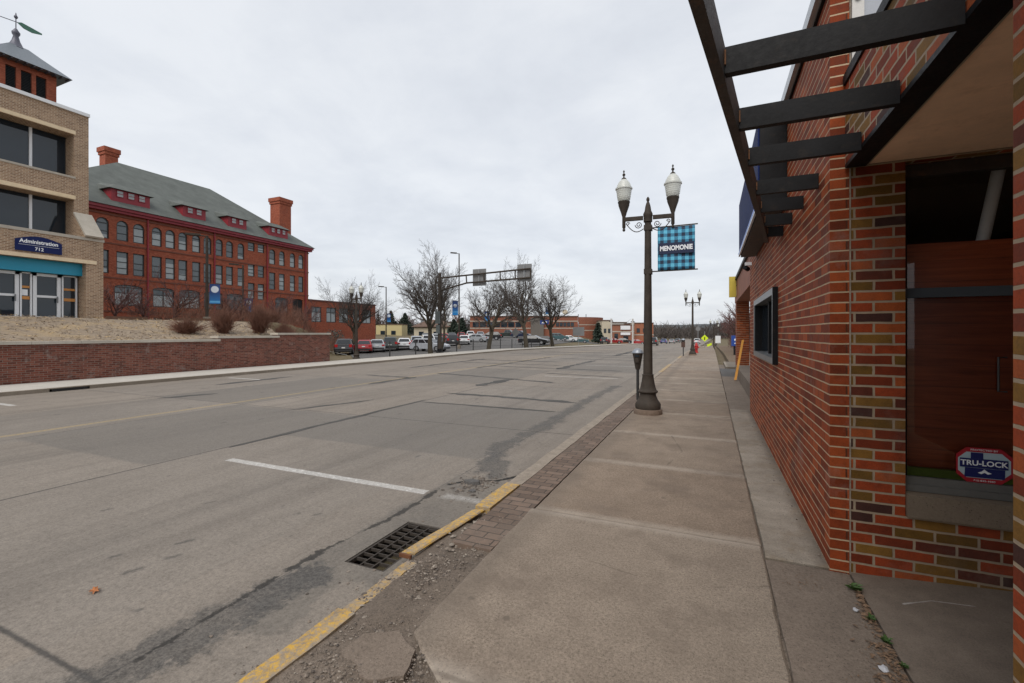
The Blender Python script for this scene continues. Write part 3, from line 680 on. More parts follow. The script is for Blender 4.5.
for i in range(160):
    x = -1.96-abs(rr.gauss(0,.22)); y = rr.uniform(1.0,5.2)
    if GX0-.02 < x < GX1+.02 and GY0 < y < GY1: continue
    rock(gr, (x,y,RZ+.003), rr.choice((.003,.004,.006,.010)), rr)
for i in range(420):
    y = rr.uniform(1.95,2.65); rock(gr, (rr.uniform(-1.95,-1.84),y,-.034), rr.choice((.004,.006,.009,.013)), rr)
for i in range(190):
    rock(gr, (rr.gauss(-2.36,.13),rr.gauss(4.42,.16),RZ+.003), rr.choice((.004,.006,.009,.014,.02)), rr, rr.choice((0,2,2)))
for i in range(60):
    rock(gr, (rr.uniform(-1.92,-1.5),rr.uniform(1.9,3.4),-.02), rr.choice((.012,.016,.022)), rr, rr.choice((0,1)))
for i in range(130):
    rock(gr, (rr.gauss(.70,.05)-.02*rr.random(),rr.uniform(3.7,10),.004), rr.choice((.003,.005,.008)), rr)
tag(gr.build('gravel', [M_stone, plain('pale_stone',(.27,.23,.19),.85,var=.4,scale=30), plain('dark_stone',(.10,.083,.07),.9,var=.5,scale=30)]), 'loose gravel and crumbled concrete along the broken kerb', 'gravel', kind='stuff')

# broken asphalt chunks in the gutter
for i,(x,y,s_) in enumerate(((-2.42,4.43,.10),(-2.30,4.20,.05))):
    c = MB(); q_ = random.Random(11+i); n = 9; R0 = [s_*q_.uniform(.6,1.1) for _ in range(n)]; h_ = s_*.32
    c.v = [(x+R0[k_]*1.25*math.cos(k_*6.283/n+.4), y+R0[k_]*.8*math.sin(k_*6.283/n+.4), RZ-.01) for k_ in range(n)]+[(x+.86*R0[k_]*1.25*math.cos(k_*6.283/n+.4), y+.86*R0[k_]*.8*math.sin(k_*6.283/n+.4), RZ+h_*q_.uniform(.7,1.1)) for k_ in range(n)]+[(x,y,RZ+h_*1.05)]
    c.f = [(k_,(k_+1)%n,n+(k_+1)%n,n+k_) for k_ in range(n)]+[(n+k_,n+(k_+1)%n,2*n) for k_ in range(n)]; c.m = [0]*(2*n)
    tag(c.build('asphalt_chunk', M_asphalt), ('larger dark chunk of broken asphalt beside the gutter crack','smaller dark chunk of asphalt near the short paint mark in the gutter')[i], 'asphalt chunk')

# storm drain
sd = thing('storm_drain', 'black cast iron drain grate with staggered slots set in the gutter', 'drain grate', (-2.26,2.92,RZ))
c = MB(); zt, zb = RZ-.006, RZ-.030
c.box(GX0+.004,GX0+.022,GY0+.004,GY1-.004,zb,zt); c.box(GX1-.022,GX1-.004,GY0+.004,GY1-.004,zb,zt); c.box(GX0+.024,GX1-.024,GY0+.004,GY0+.02,zb,zt); c.box(GX0+.024,GX1-.024,GY1-.02,GY1-.004,zb,zt)
M_iron = plain('dusty_cast_iron',(.050,.040,.032),.8,metal=.2,var=.4,scale=14)
c.build('frame', M_iron, sd)
c = MB(); cw = (GX1-GX0-.044)/3
for i in (1,2): x = GX0+.022+cw*i; c.box(x-.005,x+.005,GY0+.021,GY1-.021,zb,zt-.001)
for i in range(3):
    x0 = GX0+.022+cw*i+(.007 if i else .001); x1 = GX0+.022+cw*(i+1)-(.007 if i < 2 else .001); y = GY0+.02+(.085 if i%2 == 0 else .04)
    while y < GY1-.03: c.box(x0,x1,y-.005,y+.005,zb,zt-.002); y += .078
c.build('slotted_grid', M_iron, sd)
c = MB(); p0, p1, q0, q1 = GX0+.001, GX1-.001, GY0+.001, GY1-.001
c.add([(p0,q0,-.152),(p1,q0,-.152),(p1,q1,-.152),(p0,q1,-.152),(p0,q0,-.7),(p1,q0,-.7),(p1,q1,-.7),(p0,q1,-.7)],[(4,5,6,7),(0,1,5,4),(1,2,6,5),(2,3,7,6),(3,0,4,7)]); c.build('pit', M_void, sd)  # lining coloured near black to paint the shade inside the drain
ih = thing('inlet_hood', 'loose yellow painted iron curb plate over the drain grate, rusty at its near end', 'kerb plate', (-1.9,3.08,0))
c = MB(); F = lambda a,b,d_: (a, d_, b)
prof = [(-2.04,-.044),(-2.037,-.034),(-1.935,-.022),(-1.925,-.03),(-1.93,-.042),(-2.03,-.054)]
n = len(prof); vs = []
for yy, dz, dx in ((2.66,.022,.0),(2.95,.020,.02),(3.2,.018,.05),(3.58,.018,.085)):
    vs += [(a+dx, yy+(.03 if a > -1.95 else 0), b+dz) for a,b in prof]
fs = [tuple(range(n)), tuple(range(4*n-1,3*n-1,-1))]+[(s_*n+i,s_*n+(i+1)%n,(s_+1)*n+(i+1)%n,(s_+1)*n+i) for s_ in range(3) for i in range(n)]
c.add(vs, fs); c.build('plate', M_kerb, ih)
c = MB(); c.box(-2.03,-1.932,2.640,2.657,-.030,-.004); c.build('rusty_edge', plain('rust',(.13,.05,.02),.9,var=.4,scale=20), ih)

# far inlet
fi = MB(); fi.box(-17.12,-16.995,6.55,7.35,-.09,-.022); tag(fi.build('curb_inlet', M_void), 'dark slot of a curb inlet in the far kerb by the retaining wall', 'curb inlet')

# litter at the entry crack
rr = random.Random(5); lt = MB()
def leafq(mb, c, s, rr, n=1):
    a = rr.random()*6.28; t = [rr.uniform(-.5,.5) for _ in range(4)]
    p = [(-s,0),(-s*.2,s*.45),(s,0),(-s*.2,-s*.45)]
    mb.add([(c[0]+x*math.cos(a)-y*math.sin(a), c[1]+x*math.sin(a)+y*math.cos(a), c[2]+s*.35*(1+t[i])) for i,(x,y) in enumerate(p)], [(0,1,2,3)])
for i in range(950):
    y = 1.9+1.5*rr.random()**1.35; sp_ = .012+.11*max(0,(3.3-y)/1.4)
    if mnoise.noise(Vector((y*5,3,0))) < -.15 and rr.random() < .8: continue
    leafq(lt, (.815-abs(rr.gauss(0,sp_)), y, .0), rr.choice((.005,.007,.010,.014,.019)), rr)
for i in range(40): leafq(lt, (.55+rr.gauss(0,.08),3.35+rr.gauss(0,.06),0), rr.choice((.006,.009)), rr)
tag(lt.build('leaf_litter', M_litter), 'brown dead leaves gathered along the entry crack', 'leaf litter', kind='stuff')
for i,(x,y,s_,lb) in enumerate(((.80,3.37,.036,'green weed tuft growing in the entry crack closest to the brick corner'),(.80,3.05,.02,'small green weed second from the brick corner in the entry crack'),(.81,2.86,.022,'low green weed third from the brick corner in the entry crack'),(.825,2.68,.016,'tiny green weed farthest from the brick corner in the entry crack'))):
    wd = MB()
    for k_ in range(46):
        a = rr.random()*6.28; L = s_*(.5+.9*rr.random()); ww = L*.22; x0 = x+rr.gauss(0,s_*.25); y0 = y+rr.gauss(0,s_*.35); h = L*rr.uniform(.5,1.1)
        ca, sa = math.cos(a), math.sin(a)
        wd.add([(x0,y0,0),(x0+ca*L*.5-sa*ww,y0+sa*L*.5+ca*ww,h*.7),(x0+ca*L,y0+sa*L,h*.75),(x0+ca*L*.5+sa*ww,y0+sa*L*.5-ca*ww,h*.6)], [(0,1,2,3)])
    tag(wd.build('weed', M_weed), lb, 'weed')
for i,(x,y,s_,lb) in enumerate(((.745,3.12,.018,'small crumpled white scrap of paper next to the first weed'),(.735,2.62,.026,'largest crumpled white paper scrap among the leaf litter'),(.72,2.42,.022,'torn greyish white paper scrap lying nearest the picture bottom in the litter'))):
    pm = MB(); n = 9; ring = []
    vs = [(x,y,s_*.55)]
    for q in range(n):
        a = 6.283*q/n; rr_ = s_*rr.uniform(.6,1.1); vs.append((x+rr_*math.cos(a)*.9,y+rr_*math.sin(a)*1.2,s_*rr.uniform(.1,.4)))
    for q in range(n):
        a = 6.283*q/n; vs.append((x+s_*.7*math.cos(a),y+s_*.9*math.sin(a),.001))
    pm.add(vs, [(0,1+q,1+(q+1)%n) for q in range(n)]+[(1+q,1+n+q,1+n+(q+1)%n,1+(q+1)%n) for q in range(n)])
    tag(pm.build('paper_scrap', M_paper), lb, 'paper scrap')
# fallen leaf on the road
lf = MB(); pts = []
cx_, cy_ = -3.62, 1.60
for q in range(18):
    a = 6.283*q/18; rad = .018 if q % 2 else .034*(1.25 if q in (0,2,16) else 1)
    pts.append((cx_+rad*math.cos(a)*1.3, cy_+rad*math.sin(a), RZ+.006+.016*abs(math.sin(a*1.5+1))))
lf.add([(cx_,cy_,RZ+.012)]+pts, [(0,1+q,1+(q+1)%18) for q in range(18)])
tag(lf.build('dry_leaf', M_leafdry), 'single curled orange brown dead leaf lying on the street', 'leaf')

# ------------------------------------------------------------------ storefront building on the right
WX = .72
sf = thing('brick_storefront', 'red brick corner storefront with recessed entry and mixed colour bricks', 'storefront', (3,4,0))
FS = lambda a,z,d: (WX+d, a, z)
FE = lambda a,z,d: (a, 3.6+d, z)
op = (6.2, 8.68, 1.24, 2.05)
c = MB(); wall(c, FS, 3.6, 10.32, -.02, 3.86, [op], .10)
c.add([(WX,10.32,-.02),(7,10.32,-.02),(7,10.32,3.86),(WX,10.32,3.86)], [(0,1,2,3)])
c.add([(WX,3.6,-.02),(.826,3.6,-.02),(.826,3.6,3.86),(WX,3.6,3.86)], [(0,1,2,3)])
c.build('wall', M_street, sf)['label'] = 'plain red brick street wall with pale level mortar lines'
c = MB(); c.fbox(FE,.8265,.834,-.02,3.84,-.006,.03); c.build('caulk_joint', plain('dirty_white_caulk',(.27,.22,.17),.85,var=.6,scale=9), sf)
EO = (1.116, 2.5, .414, 2.632)
c = MB(); wall(c, FE, .8345, 3.0, -.02, 2.645, [EO], .14); c.build('entry_wall', M_multi, sf)['label'] = 'mixed red, gold and plum brick wall beside the entry window'
c = MB(); c.box(1.12,2.497,3.57,3.74,.418,.556); c.build('sill', M_sill, sf)
dw = MB(); e = .003
dw.box(1.12,2.49,3.68,3.73,1.785,1.845); 
win = dw.build('window', M_bluegrey, sf)
for z0_,z1_ in ((.648,1.782),(1.848,2.55)): c = MB(); c.box(1.12,1.15,3.685,3.73,z0_,z1_); c.build('stile', M_black, win)
c = MB(); c.box(1.12,2.49,3.66,3.73,.559,.600); c.box(1.12,2.49,3.675,3.735,.6005,.645); c.build('bottom_rail', plain('grey_brown_rail',(.13,.125,.115),.5,var=.2,scale=4), win)
c = MB(); c.box(1.12,2.49,3.672,3.73,2.553,2.63); c.build('head_trim', M_blackwear, win)
c = MB(); c.box(1.158,2.49,3.704,3.735,.648,.70); c.build('green_strip', M_green, win)
c = MB(); c.add([(1.157,3.7,.648),(2.49,3.7,.648),(2.49,3.7,1.783),(1.157,3.7,1.783)],[(0,1,2,3)]); c.add([(1.157,3.7,1.847),(2.49,3.7,1.847),(2.49,3.7,2.552),(1.157,3.7,2.552)],[(0,1,2,3)]); c.build('pane', M_clear, win)
c = MB(); c.box(1.10,2.6,3.78,3.80,.56,2.14); c.build('panel', woodmat(), win)
c = MB(); c.tube([(1.66,3.765,1.20),(1.62,3.765,1.20),(1.62,3.765,1.41),(1.66,3.765,1.41)],.006,6); c.build('handle', M_alum, win)
c = MB(); c.tube([(1.70,3.90,2.72),(1.585,3.86,2.14)],.033,14); c.build('duct', plain('pale_duct',(.62,.64,.64),.4,var=.1), win, smooth=True)
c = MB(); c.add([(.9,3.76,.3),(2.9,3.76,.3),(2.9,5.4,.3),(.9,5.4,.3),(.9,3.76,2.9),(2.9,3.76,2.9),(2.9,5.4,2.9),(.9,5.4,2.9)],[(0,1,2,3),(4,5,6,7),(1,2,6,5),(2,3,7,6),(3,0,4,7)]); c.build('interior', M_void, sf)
# side window in the street wall
c = MB(); p = -.055
FSo = FS
for (a0,a1,z0,z1) in ((6.13,8.75,1.19,1.262),(6.13,8.75,2.015,2.10),(6.13,6.22,1.264,2.013),(8.66,8.75,1.264,2.013)): c.fbox(FS,a0,a1,z0,z1,p,.06)
sw = c.build('window', M_alum, sf)
c = MB(); c.fbox(FS,6.126,6.134,1.186,2.104,p-.004,-.002); c.build('edge_strip', M_black, sw)
for a_,d0_ in ((7.4,.03),(8.602,-.045)): c = MB(); c.fbox(FS,a_,a_+.055,1.265,2.01,d0_,.07); c.build('inner_bar', M_black, sw)
c = MB(); c.add([FS(6.2,1.25,.06),FS(8.68,1.25,.06),FS(8.68,2.04,.06),FS(6.2,2.04,.06)],[(0,1,2,3)]); c.build('pane', M_glass, sw)
# near pier, soffit, beams
c = MB(); c.box(.82,1.7,-1.6,1.83,-.02,2.645); c.build('near_pier', M_multi, sf)
c = MB(); c.add([(.912,-1.6,2.646),(2.9,-1.6,2.646),(2.9,3.597,2.646),(.912,3.597,2.646)],[(0,1,2,3)]); c.build('soffit', M_soffit, sf)
c = MB(); c.box(.912,.922,1.86,3.597,2.636,2.645); c.build('soffit_trim', plain('thin_pale_trim',(.3,.26,.2),.6), sf)
c = MB(); c.box(.80,.91,-1.6,3.585,2.632,2.658); c.build('edge_beam', M_black, sf)
c = MB(); c.box(.803,1.0,-1.6,3.597,2.66,3.17); c.build('brick_band', M_multi, sf)
c = MB(); c.box(.79,1.02,-1.6,3.59,3.172,3.235); c.build('band_coping', M_black, sf)
c = MB(); c.box(.836,2.9,3.602,3.66,2.9,3.855); c.build('grey_panel', plain('blue_grey_panel',(.36,.38,.42),.5,var=.1), sf)
c = MB(); c.box(.836,.90,3.575,3.60,3.24,3.86); c.tube([(.868,3.574,3.72),(.868,3.562,3.72)],.018,10); c.build('flashing', plain('pale_flashing',(.55,.53,.5),.5,var=.15), sf)
c = MB(); c.box(.66,.95,3.53,10.36,3.862,3.96); c.box(.951,7,3.53,10.36,3.862,3.93); c.build('coping', M_coping, sf)
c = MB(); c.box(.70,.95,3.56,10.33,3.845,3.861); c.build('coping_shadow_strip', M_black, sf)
c = MB(); c.box(1.0,7,-1.6,3.6,3.0,3.15); c.box(.75,7,3.62,10.3,3.6,3.7); c.box(2.9,7,-1.6,3.58,0,3.0); c.build('roof', M_asphalt, sf)
# open porch beyond
c = MB(); c.box(.90,1.33,19.4,20.3,-.05,2.75); c.build('pillar', M_street, sf)
c = MB(); c.box(.88,1.32,10.34,20.4,2.752,3.52); c.build('lintel', plain('brown_red_fascia',(.27,.095,.05),.7,var=.3,scale=3), sf)
c = MB(); c.box(.82,6,10.34,20.5,3.523,3.62); c.build('porch_roof', M_black, sf)
c = MB(); c.box(.84,1.7,10.35,18.9,-.05,.36); c.build('ledge', M_walk_dark, sf)

# awning
aw = thing('wooden_pergola', 'black timber pergola awning with slanted outer beam fixed over the sidewalk', 'pergola', (.5,3.5,2.6))
bx_ = lambda Y: -.012+.1415*(Y-1.56)
c = MB(); 
vs = []
for Y in (.9, 6.02):
    for dx in (-.05, -.008):
        for z in (2.605, 2.745): vs.append((bx_(Y)+dx, Y, z))
c.add(vs, [(0,1,3,2),(4,6,7,5),(0,4,5,1),(2,3,7,6),(0,2,6,4),(1,5,7,3)]); c.build('outer_beam', M_blackwear, aw)
for Y in (.87,1.46,2.047,2.633,3.22,3.93,4.52,5.11,5.70):
    c = MB(); x1 = .797 if Y < 3.6 else .718; x0 = bx_(Y)-.006
    c.add([(x0,Y,2.618),(x1,Y,2.618),(x1,Y+.04,2.618),(x0+.006,Y+.04,2.618),(x0,Y,2.725),(x1,Y,2.725),(x1,Y+.04,2.725),(x0+.006,Y+.04,2.725)],[(0,3,2,1),(4,5,6,7),(0,1,5,4),(1,2,6,5),(2,3,7,6),(3,0,4,7)])
    ra = c.build('rafter', M_black, aw)
    if Y > .9:
        c = MB(); c.box(x0-.001,x0+.005,Y-.010,Y-.001,2.65,2.71); c.build('raw_edge', plain('raw_orange_wood',(.17,.075,.03),.85,var=.7,scale=30), ra)
# wall sign cabinet
sc = thing('wall_sign', 'navy box sign with bright blue lower edge on the brick wall above the awning', 'wall sign', (.6,7.2,3.3))
c = MB(); c.box(.47,.715,5.42,8.96,2.93,3.82); c.build('cabinet', M_black, sc)
c = MB(); c.box(.452,.468,5.44,8.94,2.98,3.80); c.build('face', M_navy, sc)
c = MB(); c.box(.444,.468,5.40,8.98,2.935,2.965); c.build('blue_edge', plain('bright_blue_trim',(.02,.14,.75),.3,var=.05), sc)
c = MB(); c.box(.446,.468,5.40,8.98,2.905,2.933); c.build('white_edge', plain('pale_trim',(.62,.66,.72),.3,var=.05), sc)
c = MB(); c.box(.48,.71,5.44,8.95,2.89,2.928); c.build('bottom_panel', M_blackwear, sc)
# floodlight-like bracket at the wall end
fl = thing('security_camera', 'small black and white camera bracket at the far top of the brick wall', 'camera', (.66,9.9,2.86))
c = MB(); c.box(.60,.715,9.82,9.90,2.86,2.92); c.build('bracket', M_white, fl)
c = MB(); c.tube([(.60,9.86,2.83),(.66,9.95,2.80)],.045,10); c.build('housing', M_black, fl)
# yellow box sign
ys_ = thing('yellow_box_sign', 'yellow box sign hanging beside the far brick porch', 'hanging sign', (.8,19,3.2))
c = MB(); c.box(.62,.86,18.8,18.98,2.9,3.66); c.build('box', M_ysign, ys_)
c = MB(); c.box(.861,.90,18.86,18.92,3.3,3.36); c.build('bracket', M_black, ys_)
# leaning plank
pk = MB(); pk.prism([(-.045,-.02),(.045,-.02),(.045,.02),(-.045,.02)], lambda a,b,d_: (.73+(.99-.70)*d_+a*.8, 16.6+1.2*d_+b, .02+1.3*d_+a*.1), 0, 1)
tag(pk.build('leaning_plank', M_plank), 'orange painted plank leaning against the brick porch', 'plank')

# window sticker
stk = thing('security_sticker', 'red, white and navy octagonal security sticker inside the entry window', 'sticker', (1.40,3.69,.76))
FT = lambda a,b,d_: (a, 3.692-d_, b)
cx0, cz0, hw, hh = 1.523, .752, .130, .106
def octo(s, k=1): 
    w_, h_ = hw*s, hh*s; cc = .050*s
    return [(cx0-w_+cc,cz0-h_),(cx0+w_-cc,cz0-h_),(cx0+w_,cz0-h_+cc*.95),(cx0+w_,cz0+h_-cc*.95),(cx0+w_-cc,cz0+h_),(cx0-w_+cc,cz0+h_),(cx0-w_,cz0+h_-cc*.95),(cx0-w_,cz0-h_+cc*.95)]
c = MB(); c.prism(octo(1), FT, 0, .0015); c.build('red_border', plain('sticker_red',(.36,.012,.022),.5,var=.05), stk)
c = MB(); w_,h_ = hw*.93, hh*.74; cc=.040
c.prism([(cx0-w_+cc,cz0-h_),(cx0+w_-cc,cz0-h_),(cx0+w_,cz0-h_+cc),(cx0+w_,cz0+h_-cc),(cx0+w_-cc,cz0+h_),(cx0-w_+cc,cz0+h_),(cx0-w_,cz0+h_-cc),(cx0-w_,cz0-h_+cc)], FT, .0018, .003); c.build('white_field', plain('pale_blue_sticker',(.40,.50,.54),.5,var=.06), stk)
c = MB(); nb = plain('sticker_navy',(.008,.012,.10),.5,var=.05)
c.prism([(cx0-.062,cz0+.018),(cx0-.004,cz0+.018),(cx0-.004,cz0+.076),(cx0-.062,cz0+.076)], FT,.0033,.0045); c.prism([(cx0-.114,cz0-.016),(cx0+.108,cz0-.016),(cx0+.108,cz0+.040),(cx0-.114,cz0+.040)], FT,.0048,.006); c.prism([(cx0-.092,cz0-.075),(cx0+.093,cz0-.075),(cx0+.095,cz0-.018),(cx0-.089,cz0-.018)], FT,.0033,.0045)
c.build('navy_blocks', nb, stk)
text('lettering','TRU-LOCK',.044,M_wtext,stk,frame_M((cx0-.003,3.684,cz0+.012),(1,0,0),(0,0,1)),.0006,bold=.001)
text('small_lettering','PROTECTED BY',.015,M_wtext,stk,frame_M((cx0,3.688,cz0+.092),(1,0,0),(0,0,1)),.0004,xs=1.2)
text('small_lettering','715-835-1040',.015,M_wtext,stk,frame_M((cx0,3.688,cz0-.094),(1,0,0),(0,0,1)),.0004,xs=1.2)
c = MB(); c.prism([(cx0-.03,cz0-.045),(cx0-.012,cz0-.036),(cx0,cz0-.022),(cx0+.015,cz0-.036),(cx0+.034,cz0-.045),(cx0+.016,cz0-.052),(cx0+.001,cz0-.042),(cx0-.014,cz0-.052)],FT,.0048,.006); c.build('key_emblem', M_wtext, stk)

# ------------------------------------------------------------------ street lamps
def lamp_proto():
    L = thing('street_lamp', 'dark bronze twin globe street lamp carrying the blue plaid banner, standing on the near sidewalk', 'street lamp', (0,0,0), 'twin globe street lamps')
    c = MB(); c.lathe([(.29,-.03),(.295,.0),(.295,.085),(.285,.10)],n=22); c.build('collar', M_collar, L, smooth=True)
    c = MB(); c.lathe([(.255,.10),(.262,.13),(.262,.20),(.235,.25),(.205,.29),(.17,.38),(.165,.42),(.205,.455),(.205,.475),(.175,.50),(.155,.56),(.13,.68),(.115,.79),(.118,.80),(.118,.825),(.10,.83)],n=24); c.build('base', M_dark, L, smooth=True)
    c = MB(); c.lathe([(.098,.826),(.092,1.4),(.078,2.6),(.068,3.85),(.066,4.05)],n=18); c.build('pole', M_dark, L, smooth=True)
    c = MB(); c.lathe([(.066,4.052),(.09,4.07),(.09,4.18),(.098,4.20),(.098,4.24),(.07,4.30),(.055,4.40),(.035,4.47),(.02,4.50),(.034,4.53),(.034,4.56),(.012,4.60)],n=16); c.build('finial', M_dark, L, smooth=True)
    for s in (-1,1): c = MB(); c.box(min(s*.10,s*.485),max(s*.10,s*.485),-.035,.035,4.12,4.20); c.build('crossarm', M_dark, L)
    for s in (-1,1):
        c = MB(); pts = []
        for t in range(30):
            a = t/29*2*math.pi*1.6; rad = .075*(1-t/36); pts.append((s*(.19+rad*math.cos(a)), 0, 4.02-rad*math.sin(a)*1.0))
        c.tube(pts,.009,6)
        pts = [(s*(.09+.36*t), 0, 3.93-.09*math.sin(t*math.pi)*.9+.13*t**2) for t in [i/14 for i in range(15)]]
        c.tube(pts,.010,6)
        pts = []
        for t in range(18):
            a = t/17*2*math.pi*1.2; rad = .04*(1-t/24); pts.append((s*(.415-rad*math.cos(a)), 0, 4.06+rad*math.sin(a)))
        c.tube(pts,.008,6); c.build('scroll', M_dark, L, smooth=True)
        x = s*.50
        c = MB(); c.lathe([(.012,3.90),(.03,3.92),(.03,3.945),(.02,3.96),(.036,3.99),(.036,4.22),(.05,4.26),(.06,4.30),(.115,4.46),(.118,4.50),(.128,4.52),(.128,4.545),(.105,4.55)],c=(x,0,0),n=18); h = c.build('lamp_holder', M_dark, L, smooth=True)
        c = MB(); c.lathe([(.11,4.552),(.132,4.58),(.146,4.66),(.160,4.76),(.168,4.80),(.182,4.81),(.182,4.835),(.160,4.845),(.145,4.90),(.11,4.97),(.066,5.02),(.03,5.035)],c=(x,0,0),n=22); gl = c.build('globe', M_globe, L, smooth=True)
        c = MB(); c.lathe([(.05,5.03),(.055,5.035),(.045,5.055),(.018,5.07),(.014,5.10),(.032,5.12),(.032,5.14),(.012,5.16),(.010,5.18),(.022,5.195),(.006,5.23)],c=(x,0,0),n=12); c.build('globe_finial', M_dark, gl, smooth=True)
    return L
LP = lamp_proto(); SC = .915
lp1 = (-1.125,9.18,0)
# far copies first (from proto at origin)
lamps = [((-1.18,34.3,0),.885,'dark twin globe street lamp beside the red fire hydrant, no banner'),
         ((.35,68,-1.0),.86,'small far twin globe street lamp just past the yellow crossing sign'),
         ((.9,98,-1.1),.86,'farthest tiny twin globe street lamp on the near sidewalk'),
         ((-21.8,23.8,T(-21.8,23.8)),1.02,'dark twin globe street lamp at the parking lot edge past the retaining wall')]
for loc, s, lb in lamps: dup(LP, loc, 0.08 if loc[0] > -10 else -.2, s, lb)
LP.location = lp1; LP.rotation_euler = (0,0,.06); LP.scale = (SC,SC,SC)

bn = thing('plaid_banner', 'light blue plaid street banner with white lettering on the near lamp', 'banner', (lp1[0]+.515, lp1[1]+.03, 3.18))
bxm = Vector(bn.location)
c = MB(); nxx, nzz = 12, 14; W2, H2 = .335, .415
for j in range(nzz+1):
    for i in range(nxx+1):
        u_, v_ = i/nxx-.5, j/nzz-.5
        c.v.append((bxm.x+u_*2*W2, bxm.y+.012*math.sin(u_*5+v_*3)+.02*u_, bxm.z+v_*2*H2+.012*(1-2*abs(v_))*u_))
for j in range(nzz):
    for i in range(nxx):
        q = j*(nxx+1)+i; c.f.append((q,q+1,q+nxx+2,q+nxx+1)); c.m.append(0)
cl = c.build('cloth', M_plaid, bn, smooth=True)
so = cl.modifiers.new('thick','SOLIDIFY'); so.thickness = .004
c = MB(); c.box(bxm.x-W2+.01,bxm.x+W2-.01,bxm.y-.028,bxm.y-.024,bxm.z-.105,bxm.z+.105); c.build('navy_band', plain('banner_navy',(.008,.016,.055),.7), bn)
text('lettering','MENOMONIE',.125,M_wtext,bn,frame_M((bxm.x,bxm.y-.031,bxm.z+.0),(1,0,.01),(0,0,1)),.001,xs=.78,bold=.005)
for z in (.425,-.425):
    c = MB(); c.tube([(lp1[0]+.05,bxm.y,bxm.z+z),(bxm.x+W2+.05,bxm.y,bxm.z+z+.005)],.012,8); c.box(lp1[0]-.07,lp1[0]+.075,bxm.y-.10,bxm.y+.07,bxm.z+z-.05,bxm.z+z+.05); c.build('bracket', M_dark, bn)

# parking meters
def meter(loc, lb, s=1.0):
    mt = thing('parking_meter', lb, 'parking meter', loc, 'parking meters along the near kerb'); x,y,z = loc
    c = MB(); c.lathe([(.033,-.05),(.033,.78)],c=loc,n=12); c.build('post', M_steel, mt, smooth=True)
    c = MB(); c.lathe([(.045,.70),(.060,.74),(.068,.79),(.098,.97),(.116,1.06),(.116,1.08)],c=loc,n=18); c.box(x-.035,x+.035,y-.118,y-.09,z+.87,z+.98); c.build('housing', M_dark, mt, smooth=True)
    c = MB(); c.lathe([(.135,1.082),(.138,1.10),(.122,1.12),(.105,1.15),(.07,1.185),(.02,1.20)],c=loc,n=18); c.build('dome', M_meterdome, mt, smooth=True)
    c = MB(); c.box(x-.05,x+.05,y-.112,y-.100,z+1.0,z+1.05); c.build('display_window', M_glass, mt)
meter((-1.58,11.0,0), 'dark parking meter with silver dome just left of the near lamp')
meter((-1.72,32.9,0), 'small far parking meter on the kerb near the red hydrant', 2)
c = thing('meter_box', 'brown box hung low on the far parking meter', 'box', (-1.72,32.9,.75)); b_ = MB(); b_.box(-1.84,-1.60,32.74,32.83,.6,.95); b_.box(-1.76,-1.68,32.831,32.87,.72,.85); b_.build('case', plain('rusty_brown_case',(.07,.035,.025),.7), c)
# hydrant
hy = thing('fire_hydrant', 'red fire hydrant on the sidewalk beside the second street lamp', 'fire hydrant', (-1.05,38.5,0))
c = MB(); c.lathe([(.16,0),(.16,.05),(.11,.06),(.10,.5),(.14,.52),(.14,.56),(.11,.58),(.10,.68),(.06,.77),(.03,.79),(.03,.83)],c=(-1.05,38.5,0),n=16); c.build('barrel', M_hydr, hy, smooth=True)
for s in (-1,1):
    c = MB(); c.tube([(-1.05+s*.09,38.5,.45),(-1.05+s*.2,38.5,.45)],.055,10); c.build('nozzle', M_hydr, hy)
c = MB(); c.tube([(-1.05,38.41,.42),(-1.05,38.28,.42)],.075,10); c.build('pumper_nozzle', M_hydr, hy)
# signs on the far walk
def post_sign(name, lb, cat, loc, h, poly, mat, size):
    t = thing(name, lb, cat, loc); x,y,z = loc
    c = MB(); c.tube([(x,y+.03,z),(x,y+.03,z+h+size)],.03,8); c.build('post', M_galv, t)
    c = MB(); c.prism([(x+a*size,z+h+b*size) for a,b in poly], lambda a,b,d_: (a,y-d_,b), 0, .012); p = c.build('sign_panel', mat, t)
    return t, p
t, p = post_sign('crossing_sign','bright yellow green diamond crossing sign beyond the hydrant','road sign',(-.75,64,sl(64)),1.25,[(0,-.5),(.5,0),(0,.5),(-.5,0)],M_neon,.9)
c = MB(); c.box(-.81,-.70,63.97,63.985,sl(64)+1.02,sl(64)+1.30); c.lathe([(.04,1.33),(.06,1.37),(.04,1.41)],c=(-.75,63.97,sl(64)),n=8); c.build('walker_symbol', M_black, p)
c = MB(); c.prism([(-.3,.35),(.3,.35),(.3,.65),(-.3,.65)], lambda a,b,d_:(-.2+a*.9, 63.9-d_+a*.1, sl(64)-.1+b+a*.35), 0,.01); tag(c.build('arrow_sign', M_neon), 'small yellow green arrow plate low below the crossing sign', 'arrow sign')
post_sign('road_sign','pale round sign back on a thin pole right of the second lamp','road sign',(-1.28,53,sl(53)),2.2,[(math.cos(i*.7854+.39)*.5,math.sin(i*.7854+.39)*.5) for i in range(8)],M_signback,.5)
post_sign('white_sign','white rectangular sign panel among the far lamps','sign',(.85,66,sl(66)),1.1,[(-.4,-.6),(.4,-.6),(.4,.6),(-.4,.6)],M_white,.8)
bb = thing('blue_box', 'dark blue box sign with white mark standing by the lawn beyond the brick porch', 'box sign', (1.9,36.7,0)); 
c = MB(); c.box(1.35,2.5,36.6,36.9,.62,1.38); c.build('panel', M_bluebox, bb)
c = MB(); c.box(1.5,2.35,36.65,36.85,-.05,.618); c.build('plinth', M_black, bb)
